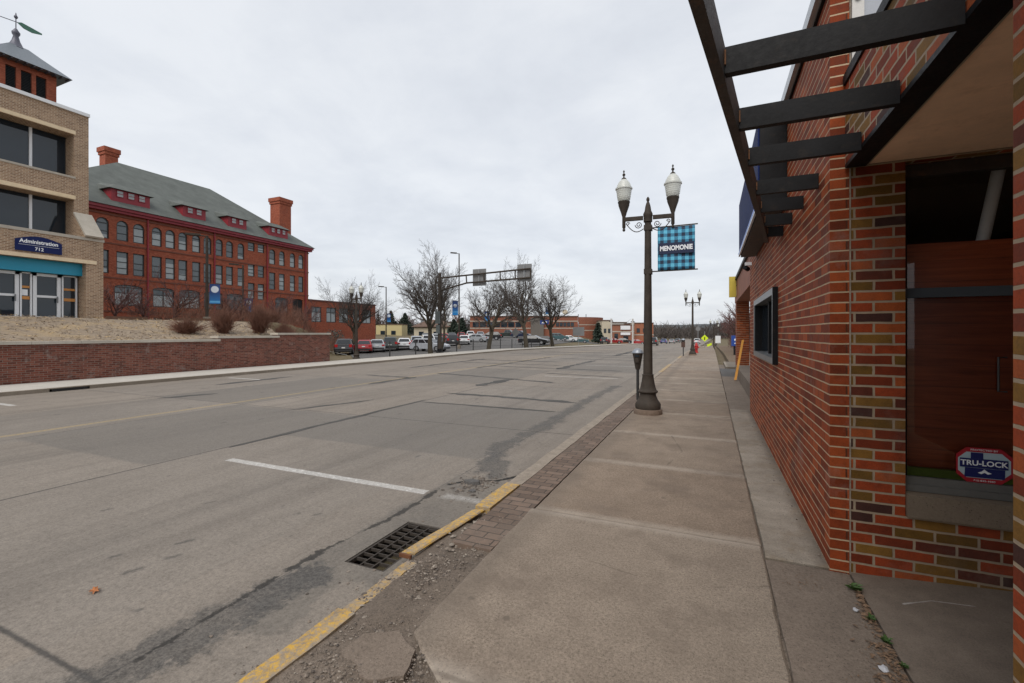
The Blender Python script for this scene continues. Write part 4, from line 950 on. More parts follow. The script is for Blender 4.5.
c = MB(); c.prism([(1.55,1.0),(2.3,1.08),(2.3,1.22),(1.55,1.14)], lambda a,b,d_:(a,36.598-d_,b),0,.01); c.prism([(1.55,.78),(2.3,.86),(2.3,.92),(1.55,.84)], lambda a,b,d_:(a,36.598-d_,b),0,.01); c.build('white_mark', M_wtext, bb)

# ------------------------------------------------------------------ retaining wall
rw = thing('retaining_wall', 'long weathered dark red brick retaining wall with stepped pale stone caps', 'retaining wall', (-19.7,8,0))
c = MB(); segs = [(-10,12.95,1.20),(12.95,15.9,1.33),(15.9,19.2,1.47)]
for y0,y1,zt_ in segs: c.box(-19.95,-19.5,y0,y1,-.2,zt_)
c.box(-26,-19.952,18.75,19.195,-.5,1.465)
c.build('wall', M_retain, rw)
for y0,y1,zt_ in segs:
    c = MB(); y = y0-.06
    while y < y1-.05: 
        e_ = min(y1+.05, y+1.22); c.box(-20.0,-19.45,y+.004,e_-.004,zt_+.002,zt_+.10); y = e_
    c.build('cap', M_cap, rw)

# ------------------------------------------------------------------ administration building
ad = thing('administration_building', 'tan brick building with deep window bands and teal panel over white doors', 'building', (-33,6,2.2))
FA = lambda x0: (lambda a,z,d: (x0-d, a, z))
F1 = FA(-29.0)
YL = -9.0; ops_u = [(YL+.5,12.0,9.32,11.4),(YL+.5,12.0,6.24,8.18)]
c = MB(); wall(c, F1, YL, 12.58, 5.2, 12.5, ops_u, .9)
c.add([(-29,12.58,5.2),(-45,12.58,1.8),(-45,12.58,12.5),(-29,12.58,12.5)],[(0,1,2,3)]); c.add([(-29,12.58,1.8),(-45,12.58,1.8),(-29,12.58,5.2)],[(0,1,2)])
c.build('wall', M_tan, ad)
F2 = FA(-28.0)
od = (6.0,12.05,2.1,4.95)
c = MB(); wall(c, F2, YL, 12.74, 1.7, 6.1, [od], .8)
c.add([(-28,12.74,1.7),(-29.4,12.74,1.7),(-29.4,12.74,6.1),(-28,12.74,6.1)],[(0,1,2,3)]); c.build('entrance_wall', M_tan, ad)
c = MB(); c.box(-29.05,-27.97,YL,12.77,6.102,6.24); c.build('ledge', M_cap, ad)
c = MB(); c.box(-29.2,-28.9,YL,12.6,12.502,12.66); c.build('coping', M_white, ad)
for z0,z1,x in ((11.42,11.60,-28.96),(8.2,8.38,-28.96)):
    c = MB(); c.box(-29.9,x,YL,12.05,z0,z1); c.build('lintel', M_sand, ad)
c = MB(); c.box(-28.8,-27.955,YL,12.45,4.952,5.12); c.build('lintel', M_sand, ad)
for z in (9.28,): 
    c = MB(); c.box(-29.6,-28.97,YL,12.05,z-.05,z+.045); c.build('sill', M_cap, ad)
c = MB(); c.prism([(-28.0,6.25),(-27.9,6.25),(-28.95,7.45),(-29.0,7.45),(-29.0,6.25)], lambda a,b,d_:(a,d_,b), 12.0, 12.55); c.build('buttress', M_tan, ad)
c = MB(); c.prism([(-27.86,6.245),(-27.80,6.32),(-28.92,7.56),(-28.99,7.50)], lambda a,b,d_:(a,d_,b), 11.95, 12.68); c.build('buttress_cap', M_cap, ad)
for (a0,a1,z0,z1) in ops_u:
    e_ = [-8.5,-5.6,-2.6,.4,3.4,6.9,10.7,12.0]
    for p_, q_ in zip(e_, e_[1:]): window(ad, F1, (p_,q_,z0,z1), .85, .03, (M_wframe, M_glass), rail=[], thick=.06)
    for p_ in e_[1:-1]: c = MB(); c.fbox(F1,p_-.05,p_+.05,z0+.01,z1-.01,.75,.87); c.build('mullion', M_white, ad)
c = MB(); c.box(-28.75,-28.35,6.0,12.05,4.36,4.948); c.build('teal_panel', M_teal, ad)
FD = FA(-28.0)
for i,(a0,a1,kind) in enumerate(((8.0,9.0,'d'),(9.02,9.92,'d'),(9.95,10.35,'s'),(10.38,11.36,'d'),(11.40,11.98,'s'))):
    b_ = window(ad, FD, (a0,a1,2.2,4.34), .75, .13 if kind == 'd' else .06, (M_white, M_glass), rail=[.5] if kind == 'd' else [], name='door' if kind == 'd' else 'sidelight', thick=.1)
    if kind == 's':
        c = MB(); 
        for z in ((3.1,3.24),(3.62,3.72)): c.fbox(FD,a0+.07,a1-.07,z[0],z[1],.68,.70)
        c.build('orange_strip', plain('orange_strip_paint',(.55,.24,.06),.6), b_)
    else:
        c = MB(); c.fbox(FD,a1-.16,a1-.12,3.0,3.3,.58,.62); c.build('handle', M_alum, b_)
c = MB(); c.box(-28.72,-28.70,10.02,10.22,3.28,3.55); tag(c.build('paper_notice', M_wtext), 'small white notice taped to the glass beside the right white door', 'notice')
# building sign
sg = thing('administration_sign', 'navy arched sign with white Administration lettering on the tan brick', 'building sign', (-27.95,10.3,5.4))
c = MB(); pts = [(9.55,5.22),(11.12,5.22),(11.12,5.72)]+[(11.12-1.57*k_/10, 5.72+.20*math.sin(math.pi*k_/10)) for k_ in range(1,10)]+[(9.55,5.72)]
c.prism(pts, lambda a,b,d_:(-27.99+d_,a,b), 0, .06); c.build('panel', plain('navy_enamel',(.008,.016,.085),.6,spec=.2), sg)
text('lettering','Administration',.235,M_wtext,sg,frame_M((-27.925,10.33,5.655),(0,1,0),(0,0,1)),.002,xs=.92,bold=.006)
text('lettering','712',.20,M_wtext,sg,frame_M((-27.925,10.33,5.345),(0,1,0),(0,0,1)),.002,bold=.004)
c = MB(); c.box(-27.928,-27.922,9.65,11.02,5.495,5.505); c.build('rule_line', M_wtext, sg)
# roof slab & dark interior
c = MB(); c.box(-45,-29.05,YL,12.55,12.2,12.3); c.build('roof', M_asphalt, ad)
c = MB(); c.add([(-30.0,YL,2),(-30.0,12.5,2),(-30,12.5,12.2),(-30,YL,12.2)],[(0,1,2,3)]); c.build('interior', M_void, ad)

# ------------------------------------------------------------------ tower with weather vane
tw = thing('brick_tower', 'red brick tower with louvred openings and pyramid roof behind the tan building', 'tower', (-51.8,17.75,2))
FW = FA(-50.0); FR = lambda a,z,d:(a,19.55-d,z)
lo = [(16.55,17.15,20.6,22.4),(17.42,18.05,20.6,22.4),(18.30,18.93,20.6,22.4)]
c = MB(); wall(c, FW, 15.95, 19.55, 2, 23.0, lo, .25); c.add([(-50,19.55,2),(-53.6,19.55,2),(-53.6,19.55,23),(-50,19.55,23)],[(0,1,2,3)]); c.add([(-50,15.95,2),(-53.6,15.95,2),(-53.6,15.95,23),(-50,15.95,23)],[(0,1,2,3)]); c.build('wall', M_hall, tw)
for o in lo:
    c = MB(); 
    for k_ in range(14): z = o[2]+.06+k_*.125; c.prism([(0,z),(.14,z+.08),(.14,z+.1),(0,z+.02)], lambda a,b,d_:(-50.08-a,d_,b), o[0]+.02, o[1]-.02)
    c.box(-50.24,-50.23,o[0],o[1],o[2],o[3]); c.build('louver', M_louver, tw)
    c = MB(); c.box(-50.2,-49.93,o[0]-.06,o[1]+.06,o[2]-.09,o[2]-.005); c.build('sill', M_cap, tw)
cx_, cy_ = -51.8, 17.75
c = MB(); e0, z0 = 2.55, 22.85
rings = [(e0,z0),(1.9,23.45),(1.1,24.2),(.55,24.75)]
for h_, z in rings: c.v += [(cx_-h_,cy_-h_,z),(cx_+h_,cy_-h_,z),(cx_+h_,cy_+h_,z),(cx_-h_,cy_+h_,z)]
for i in range(3):
    for k_ in range(4): c.f.append((i*4+k_,i*4+(k_+1)%4,i*4+4+(k_+1)%4,i*4+4+k_)); c.m.append(0)
c.f.append((0,1,2,3)); c.m.append(0)
for k_ in range(12): 
    yy = cy_-2.4+k_*.43; c.box(cx_+1.85,cx_+2.47,yy,yy+.09,22.76,22.845,1)
c.build('roof', [M_roofgrey, M_lead], tw)
c = MB(); c.lathe([(.75,24.6),(.42,24.9),(.25,25.3),(.16,25.7),(.24,25.85),(.26,26.0),(.16,26.15),(.08,26.3)],c=(cx_,cy_,0),n=16); c.build('finial', M_lead, tw, smooth=True)
vn = thing('weather_vane', 'dark weather vane with a green feathered tail on the tower roof', 'weather vane', (cx_,cy_,26.3))
c = MB(); c.tube([(cx_,cy_,26.2),(cx_,cy_,27.15)],.035,8); c.lathe([(.03,27.1),(.10,27.18),(.13,27.28),(.05,27.42),(.02,27.6)],c=(cx_,cy_,0),n=10); c.build('spindle', M_lead, vn)
c = MB(); c.tube([(cx_-.9,cy_-1.7,27.05),(cx_+.1,cy_+.2,26.85)],.03,6); c.build('arrow_shaft', M_lead, vn)
c = MB(); c.prism([(.1,.0),(.6,.10),(1.8,-.18),(2.75,-.42),(2.75,-.55),(1.7,-.62),(.8,-.42)], lambda a,b,d_:(cx_+a*.25+d_, cy_+a*.48, 26.86+b*.85), -.02,.02); c.build('tail_feather', M_verdigris, vn)

# ------------------------------------------------------------------ hall
hl = thing('brick_hall', 'long four storey red brick hall with green slate hip roof and crimson dormers', 'hall', (-60,36,2))
FH = FA(-56.0); HX = -56.0
Y1 = [19.6,22.0,25.39,27.07+.0,28.56,30.13,31.56,32.99,34.5,35.82,37.25,38.56,40.08]
A1 = [25.41,28.40-.9,28.75,30.3,31.6,32.95,34.45,35.8,37.2,38.5,40.05]
ops = []; kinds = []
arch_y = [(21.0,.6),(23.0,.6),(25.41,.53),(27.10,.52),(28.58,.52),(30.30,.50),(31.66,.50),(33.0,.48),(34.5,.47),(35.82,.47),(37.25,.46),(38.58,.46),(40.10,.46),(44.72,.47),(46.28,.46),(48.06,.45),(49.55,.44)]
for y, h_ in arch_y: ops.append((y-h_,y+h_,11.12,13.2,h_)); kinds.append('a')
for y, h_ in arch_y: ops.append((y-h_,y+h_,7.62,9.98)); kinds.append('r')
for y in (41.55,42.98):
    for z0,z1 in ((12.45,13.66),(9.08,10.78),(6.05,8.2)): ops.append((y-.48,y+.48,z0,z1)); kinds.append('r')
wide = [(22.2,24.4),(26.4,28.95),(29.9,32.1),(32.6,34.95),(35.4,37.7),(38.2,40.5),(45.2,47.3)]
for a0,a1 in wide: ops.append((a0,a1,4.42,6.6,.28)); kinds.append('w')
ops.append((48.05,49.9,3.9,6.6,.2)); kinds.append('d')
for y in (27.0,28.3,30.4,31.6,33.4,34.6,36,37.2,38.8,40,45.5,46.8): ops.append((y-.45,y+.45,2.55,3.25)); kinds.append('b')
c = MB(); wall(c, FH, 21.9-3.0, 50.9, 1.2, 14.1, ops, .22)
c.add([(HX,50.9,-.5),(-74,50.9,-.5),(-74,50.9,14.1),(HX,50.9,14.1)],[(0,1,2,3)]); c.add([(HX,18.9,1),(-74,18.9,1),(-74,18.9,14.1),(HX,18.9,14.1)],[(0,1,2,3)])
c.build('wall', M_hall, hl)
rw_ = random.Random(21)
for o, k_ in zip(ops, kinds):
    if k_ == 'd':
        c = MB(); c.prism([(o[0],o[2]),(o[1],o[2]),(o[1],o[3]-.2),((o[0]+o[1])/2,o[3]),(o[0],o[3]-.2)], FH, .15, .2); c.build('dark_door', M_void, hl); continue
    if k_ == 'b': window(hl, FH, o, .18, .05, rail=[], mull=0); continue
    bl = rw_.choice((False,.32,.5,.64,False,False,.2,.75)) if k_ != 'w' else rw_.choice((.6,.55,False))
    window(hl, FH, o, .17, .10, rail=[.36] if k_ == 'a' else ([.55,.28] if k_ == 'r' else [.60]), mull=1 if k_ == 'w' else 0, blind=bl, thick=.07, mats=(M_wframe, M_paleglass))
# string courses and cornice
c = MB()
for z in (10.78,7.28,3.85):
    c.box(HX-.05,HX+.07,18.9,50.95,z-.14,z)
c.box(HX-.05,HX+.10,18.9,50.97,13.55,13.70)
c.build('string_course', plain('brownstone_course',(.17,.06,.038),.85,var=.2,scale=2), hl)
c = MB(); c.box(HX-.2,HX+.55,18.5,51.4,14.12,14.42); c.box(HX-.2,HX+.38,18.6,51.3,13.86,14.118); c.box(-74,HX-.202,50.91,51.4,14.12,14.42)
c.build('cornice', M_darkred, hl)
for y in (29.37,36.6,43.86,50.3):
    c = MB(); c.tube([(HX+.12,y,1.6),(HX+.12,y,13.84)],.09,8); c.build('downpipe', M_darkred, hl)
# roof
rx = -65.0; e_ = .7
c = MB(); zE, zR = 14.425, 21.95
V = [(HX+e_,18.9-.6,zE),(HX+e_,50.9+e_,zE),(-74-e_,50.9+e_,zE),(-74-e_,18.3,zE),(rx,30.9-3.2,zR),(rx,41.9,zR)]
V[4] = (rx,30.9,zR)
c.add(V,[(0,1,5,4),(1,2,5),(2,3,4,5),(3,0,4)]); roof = c.build('roof', M_roof, hl)
def roofz(x): return zE+(HX+e_-x)*(zR-zE)/(HX+e_-rx)
for y, hw_, nwin in ((28.0,1.75,3),(34.45,1.3,2),(39.8,1.25,2),(45.9,1.55,3)):
    xf = HX-.25; zb_ = roofz(xf)+.15; zt_ = zb_+1.2; xb = xf-2.4
    c = MB(); c.box(xb,xf,y-hw_,y+hw_,zb_-.9,zt_); dm = c.build('dormer', M_darkred, roof)
    c = MB(); ov=.3; zz = zt_+.02
    q = [(xf+ov,y-hw_-ov,zz-.12),(xf+ov,y+hw_+ov,zz-.12),(xb-2.0,y+hw_*.9,zz+1.15),(xb-2.0,y-hw_*.9,zz+1.15),(xf-.9,y-hw_*.55,zz+.62),(xf-.9,y+hw_*.55,zz+.62)]
    c.add(q+[(xb-.5,y-hw_-ov,zz-.05),(xb-.5,y+hw_+ov,zz-.05)],[(0,1,5,4),(4,5,2,3),(0,4,3,6),(1,7,2,5),(0,6,7,1)]); c.build('dormer_roof', M_roof, roof)
    FDm = FA(xf+.01)
    for k_ in range(nwin):
        wv = 2*hw_/(nwin+.6); yc = y+(k_-(nwin-1)/2)*wv*1.02
        window(roof, FDm, (yc-wv*.34,yc+wv*.34,zb_+.32,zt_-.18), -.005, .06, (M_darkred, M_blind), rail=.5, name='dormer_window', thick=.05, pane_d=.02)
def chimney(x,y,w,dp,z0,z1,label):
    c = MB(); c.box(x-dp/2,x+dp/2,y-w/2,y+w/2,z0,z1-.9); c.box(x-dp/2-.1,x+dp/2+.1,y-w/2-.1,y+w/2+.1,z1-.9,z1-.55); c.box(x-dp/2-.2,x+dp/2+.2,y-w/2-.2,y+w/2+.2,z1-.55,z1)
    ch = c.build('chimney', M_hall, roof); ch['label'] = label
chimney(-67.6,31.3,1.3,1.3,18,24.1,'shorter chimney by the left ridge end')
chimney(-59.8,49.2,2.0,2.0,14,21.8,'tall chimney at the right hip')
# wing
wo = [(51.5,53.45),(54.45,56.5),(57.15,59.25),(60.25,61.9),(62.6,64.8)]
c = MB(); wops = [(a,b,3.25,5.62) for a,b in wo]; wall(c, FH, 51.45-.54, 66.0, -.6, 6.5, wops, .2); c.add([(HX,66,-.6),(-70,66,-.6),(-70,66,6.5),(HX,66,6.5)],[(0,1,2,3)])
c.build('wing_wall', M_hall, hl)
for o in wops: window(hl, FH, o, .16, .12, rail=.66, mull=1, blind=.62, thick=.07, mats=(M_wframe, M_paleglass))
c = MB(); c.box(-70,HX+.1,50.95,66.1,6.502,6.72); c.build('wing_parapet', plain('dark_red_parapet',(.12,.04,.03),.8), hl)

# ------------------------------------------------------------------ parking lot
lot = MB()
for i in range(24):
    for j in range(60):
        x0_, x1_ = -60+i*36.8/24, -60+(i+1)*36.8/24; yl = lambda x: max(25.5, 2.3-x)
        f0, f1 = j/60, (j+1)/60; Yt = 122
        q = [(x0_,yl(x0_)+(Yt-yl(x0_))*f0),(x1_,yl(x1_)+(Yt-yl(x1_))*f0),(x1_,yl(x1_)+(Yt-yl(x1_))*f1),(x0_,yl(x0_)+(Yt-yl(x0_))*f1)]
        lot.add([(x,y,T(x,y)+.05) for x,y in q],[(0,1,2,3)])
struct('parking_lot', lot, M_asphalt)
lm = MB()
for k_ in range(18):
    y = 36+k_*2.7; lm.add([(x,yy,T(x,yy)+.058) for x,yy in ((-38.9,y-.06),(-34.2,y-.06),(-34.2,y+.06),(-38.9,y+.06))],[(0,1,2,3)])
struct('lot_markings', lm, plain('faded_white_paint',(.45,.45,.43),.8,var=.2))

# ------------------------------------------------------------------ cars
def car_proto(kind):
    P = dict(sedan=dict(L=4.75,W=1.82,H=1.45,belt=.93,hood=.86,deck=.98,xb=(-1.75,1.25),xt=(-1.05,.35),r=.33),
             suv=dict(L=4.6,W=1.86,H=1.66,belt=1.02,hood=.98,deck=1.02,xb=(-2.20,1.22),xt=(-1.70,.22),r=.36),
             wagon=dict(L=4.7,W=1.82,H=1.52,belt=.95,hood=.90,deck=.97,xb=(-2.24,1.25),xt=(-1.80,.15),r=.34),
             van=dict(L=5.0,W=1.95,H=1.76,belt=1.06,hood=1.0,deck=1.06,xb=(-2.42,1.75),xt=(-2.1,.55),r=.36),
             pickup=dict(L=5.6,W=1.95,H=1.85,belt=1.15,hood=1.08,deck=1.12,xb=(-.75,1.35),xt=(-.5,.65),r=.40))[kind]
    L,W,H,belt,r_ = P['L'],P['W'],P['H'],P['belt'],P['r']; h2 = L/2
    t = thing('parked_car','car','car',(0,0,0),'cars in the parking lot')
    ax = (h2-.92, -h2+.95)
    def arch(x): return [(x+(r_+.06)*math.cos(a), .30+(r_+.05)*math.sin(a)) for a in [math.pi*i/8 for i in range(9)]]
    prof = [(-h2+.06,.28)]+list(reversed(arch(ax[1])))+list(reversed(arch(ax[0])))+[(h2-.08,.26),(h2,.45),(h2-.02,.68),(h2-.22,P['hood']-.08),(P['xb'][1]+.1,belt),(P['xb'][0]-.05,max(belt,P['deck'])),(-h2+.08,P['deck']-.03),(-h2,.62),(-h2,.42)]
    c = MB(); n = len(prof); lay = [(-W/2,.93,.985),(-W/2+.09,1,1),(W/2-.09,1,1),(W/2,.93,.985)]
    for y,sz,sx in lay: c.v += [(a*sx,y,.35+(b-.35)*sz if b > .35 else b) for a,b in prof]
    for s in range(3):
        for i in range(n): c.f.append((s*n+i,s*n+(i+1)%n,(s+1)*n+(i+1)%n,(s+1)*n+i)); c.m.append(0)
    c.f.append(tuple(range(n))); c.m.append(0); c.f.append(tuple(range(4*n-1,3*n-1,-1))); c.m.append(0)
    hb, ht = W/2-.07, W/2-.26; zb = belt-.01
    x0,x1 = P['xb']; a0,a1 = P['xt']
    lower = [(x0,-hb,zb),(x1,-hb,zb),(x1,hb,zb),(x0,hb,zb)]; up = [(a0,-ht,H-.06),(a1,-ht,H-.06),(a1,ht,H-.06),(a0,ht,H-.06)]; tp = [(a0+.15,-ht+.12,H),(a1-.15,-ht+.12,H),(a1-.15,ht-.12,H),(a0+.15,ht-.12,H)]
    c.add(lower+up+tp, [(0,1,5,4),(1,2,6,5),(2,3,7,6),(3,0,4,7),(4,5,9,8),(5,6,10,9),(6,7,11,10),(7,4,8,11),(8,9,10,11)])
    if kind == 'pickup':
        c.box(-h2+.1,x0-.08,-W/2+.16,W/2-.16,P['deck']-.02,P['deck']+.01,1)
    c.build('body', [PAINT['base'], M_plastic], t)
    def lerp(p,q,s): return tuple(p[i]+(q[i]-p[i])*s for i in range(3))
    def quad(A,B,C,D,u0,u1,v0,v1,nrm,name):
        g_ = lambda u,v: lerp(lerp(A,B,u),lerp(D,C,u),v)
        pts = [Vector(g_(u0,v0)),Vector(g_(u1,v0)),Vector(g_(u1,v1)),Vector(g_(u0,v1))]; N = Vector(nrm)*.012
        m_ = MB(); m_.add([tuple(p+N) for p in pts]+[tuple(p-N*.5) for p in pts],[(0,1,2,3),(7,6,5,4),(0,4,5,1),(1,5,6,2),(2,6,7,3),(3,7,4,0)]); m_.build(name, M_carglass, t)
    for s,(i,j) in ((-1,(0,1)),(1,(3,2))):
        spl = [(.05,.47),(.51,.93)] if kind in ('sedan','pickup') else [(.04,.30),(.33,.62),(.65,.93)]
        for u0,u1 in spl: quad(lower[i],lower[j],up[j],up[i],u0,u1,.10,.88,(0,s,.25),'side_window')
    quad(lower[1],lower[2],up[2],up[1],.07,.93,.08,.92,(.7,0,.6),'windshield'); quad(lower[0],lower[3],up[3],up[0],.08,.92,.15,.90,(-.8,0,.5),'rear_window')
    for s in (-1,1):
        m_ = MB(); m_.box(h2-.22,h2-.005,s*(W/2-.40)-.17,s*(W/2-.40)+.17,.62,.78); m_.build('headlight', M_lens, t)
        m_ = MB(); m_.box(-h2-.012,-h2+.16,s*(W/2-.22)-.14,s*(W/2-.22)+.155,.70 if kind not in ('suv','wagon') else .80,.88 if kind not in ('suv','wagon') else 1.08); m_.build('taillight', M_tail, t)
        m_ = MB(); m_.box(x1-.55,x1-.40,s*(W/2+.02)-.09,s*(W/2+.02)+.09,belt+.02,belt+.15); m_.build('mirror', M_plastic, t)
    m_ = MB(); m_.box(-h2-.03,-h2+.1,-W/2+.15,W/2-.15,.36,.52); m_.build('bumper', M_plastic, t)
    m_ = MB(); m_.box(h2-.1,h2+.03,-W/2+.2,W/2-.2,.33,.50); m_.build('bumper', M_plastic, t)
    m_ = MB(); m_.box(-h2-.02,-h2+.01,-.17,.17,.68,.80); m_.build('number_plate', M_plate, t)
    for x in ax:
        for s in (-1,1):
            m_ = MB(); yy = s*(W/2-.12); m_.tube([(x,yy-.11,r_),(x,yy-.09,r_),(x,yy+.09,r_),(x,yy+.11,r_)],[r_*.9,r_,r_,r_*.9],18); wh = m_.build('wheel', M_tyre, t, smooth=True)
            m_ = MB(); m_.tube([(x,yy+s*.085,r_),(x,yy+s*.116,r_)],[r_*.66,r_*.60],14); m_.build('rim', M_rim, wh)
    return t
protos = {k_: car_proto(k_) for k_ in ('sedan','suv','wagon','van','pickup')}
used = set()
def car(kind, paint, x, y, deg, label, z=None, group='cars in the parking lot', name='parked_car'):
    z = T(x,y)+.055 if z is None else z
    p = protos[kind]
    o = dup(p, (x,y,z), R(deg), 1, label, {PAINT['base'].name: PAINT[paint]}); o.name = name; o['group'] = group
    return o
W_ = 180
car('suv','black',-36.5,38.2,128,'black hatchback SUV nearest the retaining wall end')
car('sedan','red',-36.5,41.2,128,'red sedan between the black SUV and a silver sedan')
car('sedan','silver',-36.5,43.3,130,'silver sedan parked right after the red sedan')
car('suv','darkgreen',-36.5,45.8,127,'dark SUV with red tail lamp, behind the left lot lamp pole')
car('sedan','white',-36.5,48.5,128,'white sedan parked right of the dark SUV')
car('suv','skysilver',-36.5,51.1,129,'pale blue grey SUV right of the white sedan')
car('van','white',-36.5,53.8,128,'white van behind the silver SUV roof')
car('sedan','grey',-36.5,56.5,128,'grey sedan farther along the first row past the white van')
car('wagon','skysilver',-31.11,46.42,2,'silver SUV seen side on behind the first street tree')
car('suv','black',-35.98,59.58,125,'black SUV showing red tail lamps behind the gantry pole')
car('sedan','white',-36.30,63.80,120,'white sedan right of the black SUV behind the gantry')
car('sedan','red',-47.30,75.36,122,'red car tucked behind the black SUV')
car('sedan','silver',-38.80,72.53,184,'silver sedan side on in the middle of the lot')
car('suv','black',-40.93,82.51,200,'black SUV left of the second street tree')
car('sedan','black',-25.66,67.36,5,'black sedan near the diamond sign post')
car('pickup','darkgreen',-44.14,98.57,5,'dark pickup truck side on in front of the long school')
car('suv','navy',-40.55,97.96,3,'navy SUV beside the dark pickup')
car('sedan','grey',-47.97,79.43,122,'grey sedan in the back row beside the red one')
car('sedan','red',-48.32,83.65,122,'red sedan in the back row of the lot')
car('suv','white',-48.52,87.93,122,'white SUV in the back row of the lot')
car('sedan','silver',-48.37,92.36,122,'silver sedan at the far back of the lot')
car('sedan','white',-46.51,71.34,122,'white sedan in the back row left of the red car')
car('suv','grey',-45.74,67.31,122,'grey SUV in the back row behind the silver one')
far_specs = [('suv', 'teal', -33.05, 103.42, 20, 'teal SUV parked before the curved end of the school'), ('sedan', 'white', -31.31, 104.18, 200, 'white car parked before the curved end of the school'), ('sedan', 'teal', -29.23, 107.27, 10, 'dark teal sedan rightmost before the school'), ('suv', 'black', -23.9, 111.79, 95, 'dark SUV stopped at the far side street'), ('sedan', 'red', -23.63, 121.73, 5, 'far red car in front of the downtown blocks, left one'), ('sedan', 'black', -21.37, 123.81, 5, 'far dark car between the two red ones'), ('sedan', 'red', -18.47, 127.26, 5, 'far red car in front of the downtown blocks, right one'), ('sedan', 'silver', -11.78, 158.56, 90, 'tiny pale car far down the street'), ('sedan', 'blue', -13.25, 147.01, 90, 'tiny blue car far down the street left of the second lamp'), ('suv', 'white', -3.95, 151.07, 90, 'tiny white car far ahead beyond the hydrant'), ('sedan', 'grey', -10.96, 175.29, 80, 'tiny grey car farthest down the street')]
for kd,pt,x,y,dg,lb in far_specs: car(kd,pt,x,y,dg,lb, z=(sl(y)-.08 if x > -17 else T(x,y)+.03), group='far cars')
dr = car('suv','black',-10.28,91.55,92,'dark SUV driving away down the street behind the near lamp pole', z=sl(91.55)+RZ+.004, group='far cars', name='moving_car')
for p in protos.values():
    def kill(o):
        for ch in list(o.children): kill(ch)
        bpy.data.objects.remove(o)
    kill(p)

# ------------------------------------------------------------------ trees
def grow(trunk, crown, p, d, L, r_, lev, maxlev, rr, cfg):
    n = 5 if lev <= 2 else 3
    pts = [Vector(p)]; rad = [r_]; d = Vector(d).normalized(); dirs = [d]
    for i in range(n):
        wig = cfg.get('wig',.22)*(.4 if lev == 0 else 1)
        d = (d + Vector((rr.gauss(0,wig),rr.gauss(0,wig),rr.gauss(0,wig*.7)+cfg.get('up',.08)*(lev > 0)))).normalized()
        pts.append(pts[-1]+d*L/n); rad.append(max(cfg.get('rmin',.007), r_*(1-(.40 if lev == 0 else .68)*(i+1)/n))); dirs.append(d)
    sides = (9,7,5,3,3,3,3)[lev]
    (trunk if lev <= 1 else crown).tube(pts, rad, sides, cap=False)
    if lev >= maxlev: return
    nch = cfg['n'][lev]; 
    for k_ in range(nch):
        t = (cfg.get('first',.75) if lev == 0 else .22)+(1-(cfg.get('first',.75) if lev == 0 else .22))*(k_+rr.random()*.6)/nch
        t = min(t,.999); i = min(n-1,int(t*n)); f = t*n-i
        q = pts[i].lerp(pts[i+1], f); rq = rad[i]+(rad[i+1]-rad[i])*f; dd = dirs[i+1]
        az = k_*2.4+rr.random()*1.2
        a = Vector((0,0,1)) if abs(dd.z) < .9 else Vector((1,0,0)); u = dd.cross(a).normalized(); w_ = dd.cross(u)
        sp = cfg['sp'][lev]*rr.uniform(.7,1.25)
        nd_ = dd*math.cos(sp)+(u*math.cos(az)+w_*math.sin(az))*math.sin(sp)
        grow(trunk, crown, q, nd_, L*cfg['len'][lev]*rr.uniform(.75,1.2)*(1-.35*t if lev > 0 else 1), min(rq*.8, r_*cfg['rr'][lev]), lev+1, maxlev, rr, cfg)
    if lev > 0:
        grow(trunk, crown, pts[-1], dirs[-1], L*cfg['len'][lev]*.8, rad[-1]*.95, lev+1, maxlev, rr, cfg)
BIG = dict(n=[6,6,5,4,4], sp=[.66,.66,.70,.70,.65], len=[1.35,.66,.62,.60,.58], rr=[.52,.48,.50,.55,.5], first=.66, rmin=.0068, up=.09, wig=.19)
def tree(name, label, cat, x, y, h, tr, seed, cfg=BIG, maxlev=5, lean=(0,0), z=None, mats=None, group=None, trunk_frac=.30):
    z = T(x,y) if z is None else z
    t = thing(name, label, cat, (x,y,z), group); a = MB(); b = MB(); rr = random.Random(seed)
    grow(a, b, (x,y,z-.1), (lean[0],lean[1],1), h*trunk_frac, tr, 0, maxlev, rr, cfg)
    top = max(v[2] for v in a.v+b.v)-z; s = h/top
    a.v = [(x+(v[0]-x)*s,y+(v[1]-y)*s,z+(v[2]-z)*s) for v in a.v]; b.v = [(x+(v[0]-x)*s,y+(v[1]-y)*s,z+(v[2]-z)*s) for v in b.v]
    m1, m2 = mats or (M_bark, M_twig)
    a.build('trunk', m1, t, smooth=True, recalc=False); b.build('crown', m2, t, recalc=False)
    return t
G_ST = 'bare street trees along the parking lot'
tree('bare_tree','tall bare tree with leaning trunk rising beside the gantry pole, left of it','tree',-20.9,31.3,9.5,.24,4,group=G_ST,lean=(-.10,-.05))
tree('bare_tree','bare tree with thin slanted trunk right behind the gantry pole','tree',-22.5,35.0,10.2,.17,15,group=G_ST,lean=(.22,.20),cfg=dict(BIG,first=.8,n=[4,5,5,4,3],sp=[.4,.6,.7,.7,.7]))
tree('bare_tree','bare spreading tree between the two sign panels of the gantry','tree',-20.6,41.2,8.6,.22,8,group=G_ST,cfg=dict(BIG,sp=[.8,.72,.75,.75,.7]))
tree('bare_tree','largest bare spreading tree behind the gantry arm end','tree',-20.6,51.5,11.6,.30,12,group=G_ST,cfg=dict(BIG,sp=[.72,.7,.75,.75,.7]))
tree('bare_tree','bare tree rightmost of the street trees, before the school end','tree',-20.6,61.5,10.4,.26,19,group=G_ST,cfg=dict(BIG,sp=[.8,.72,.75,.75,.7]))
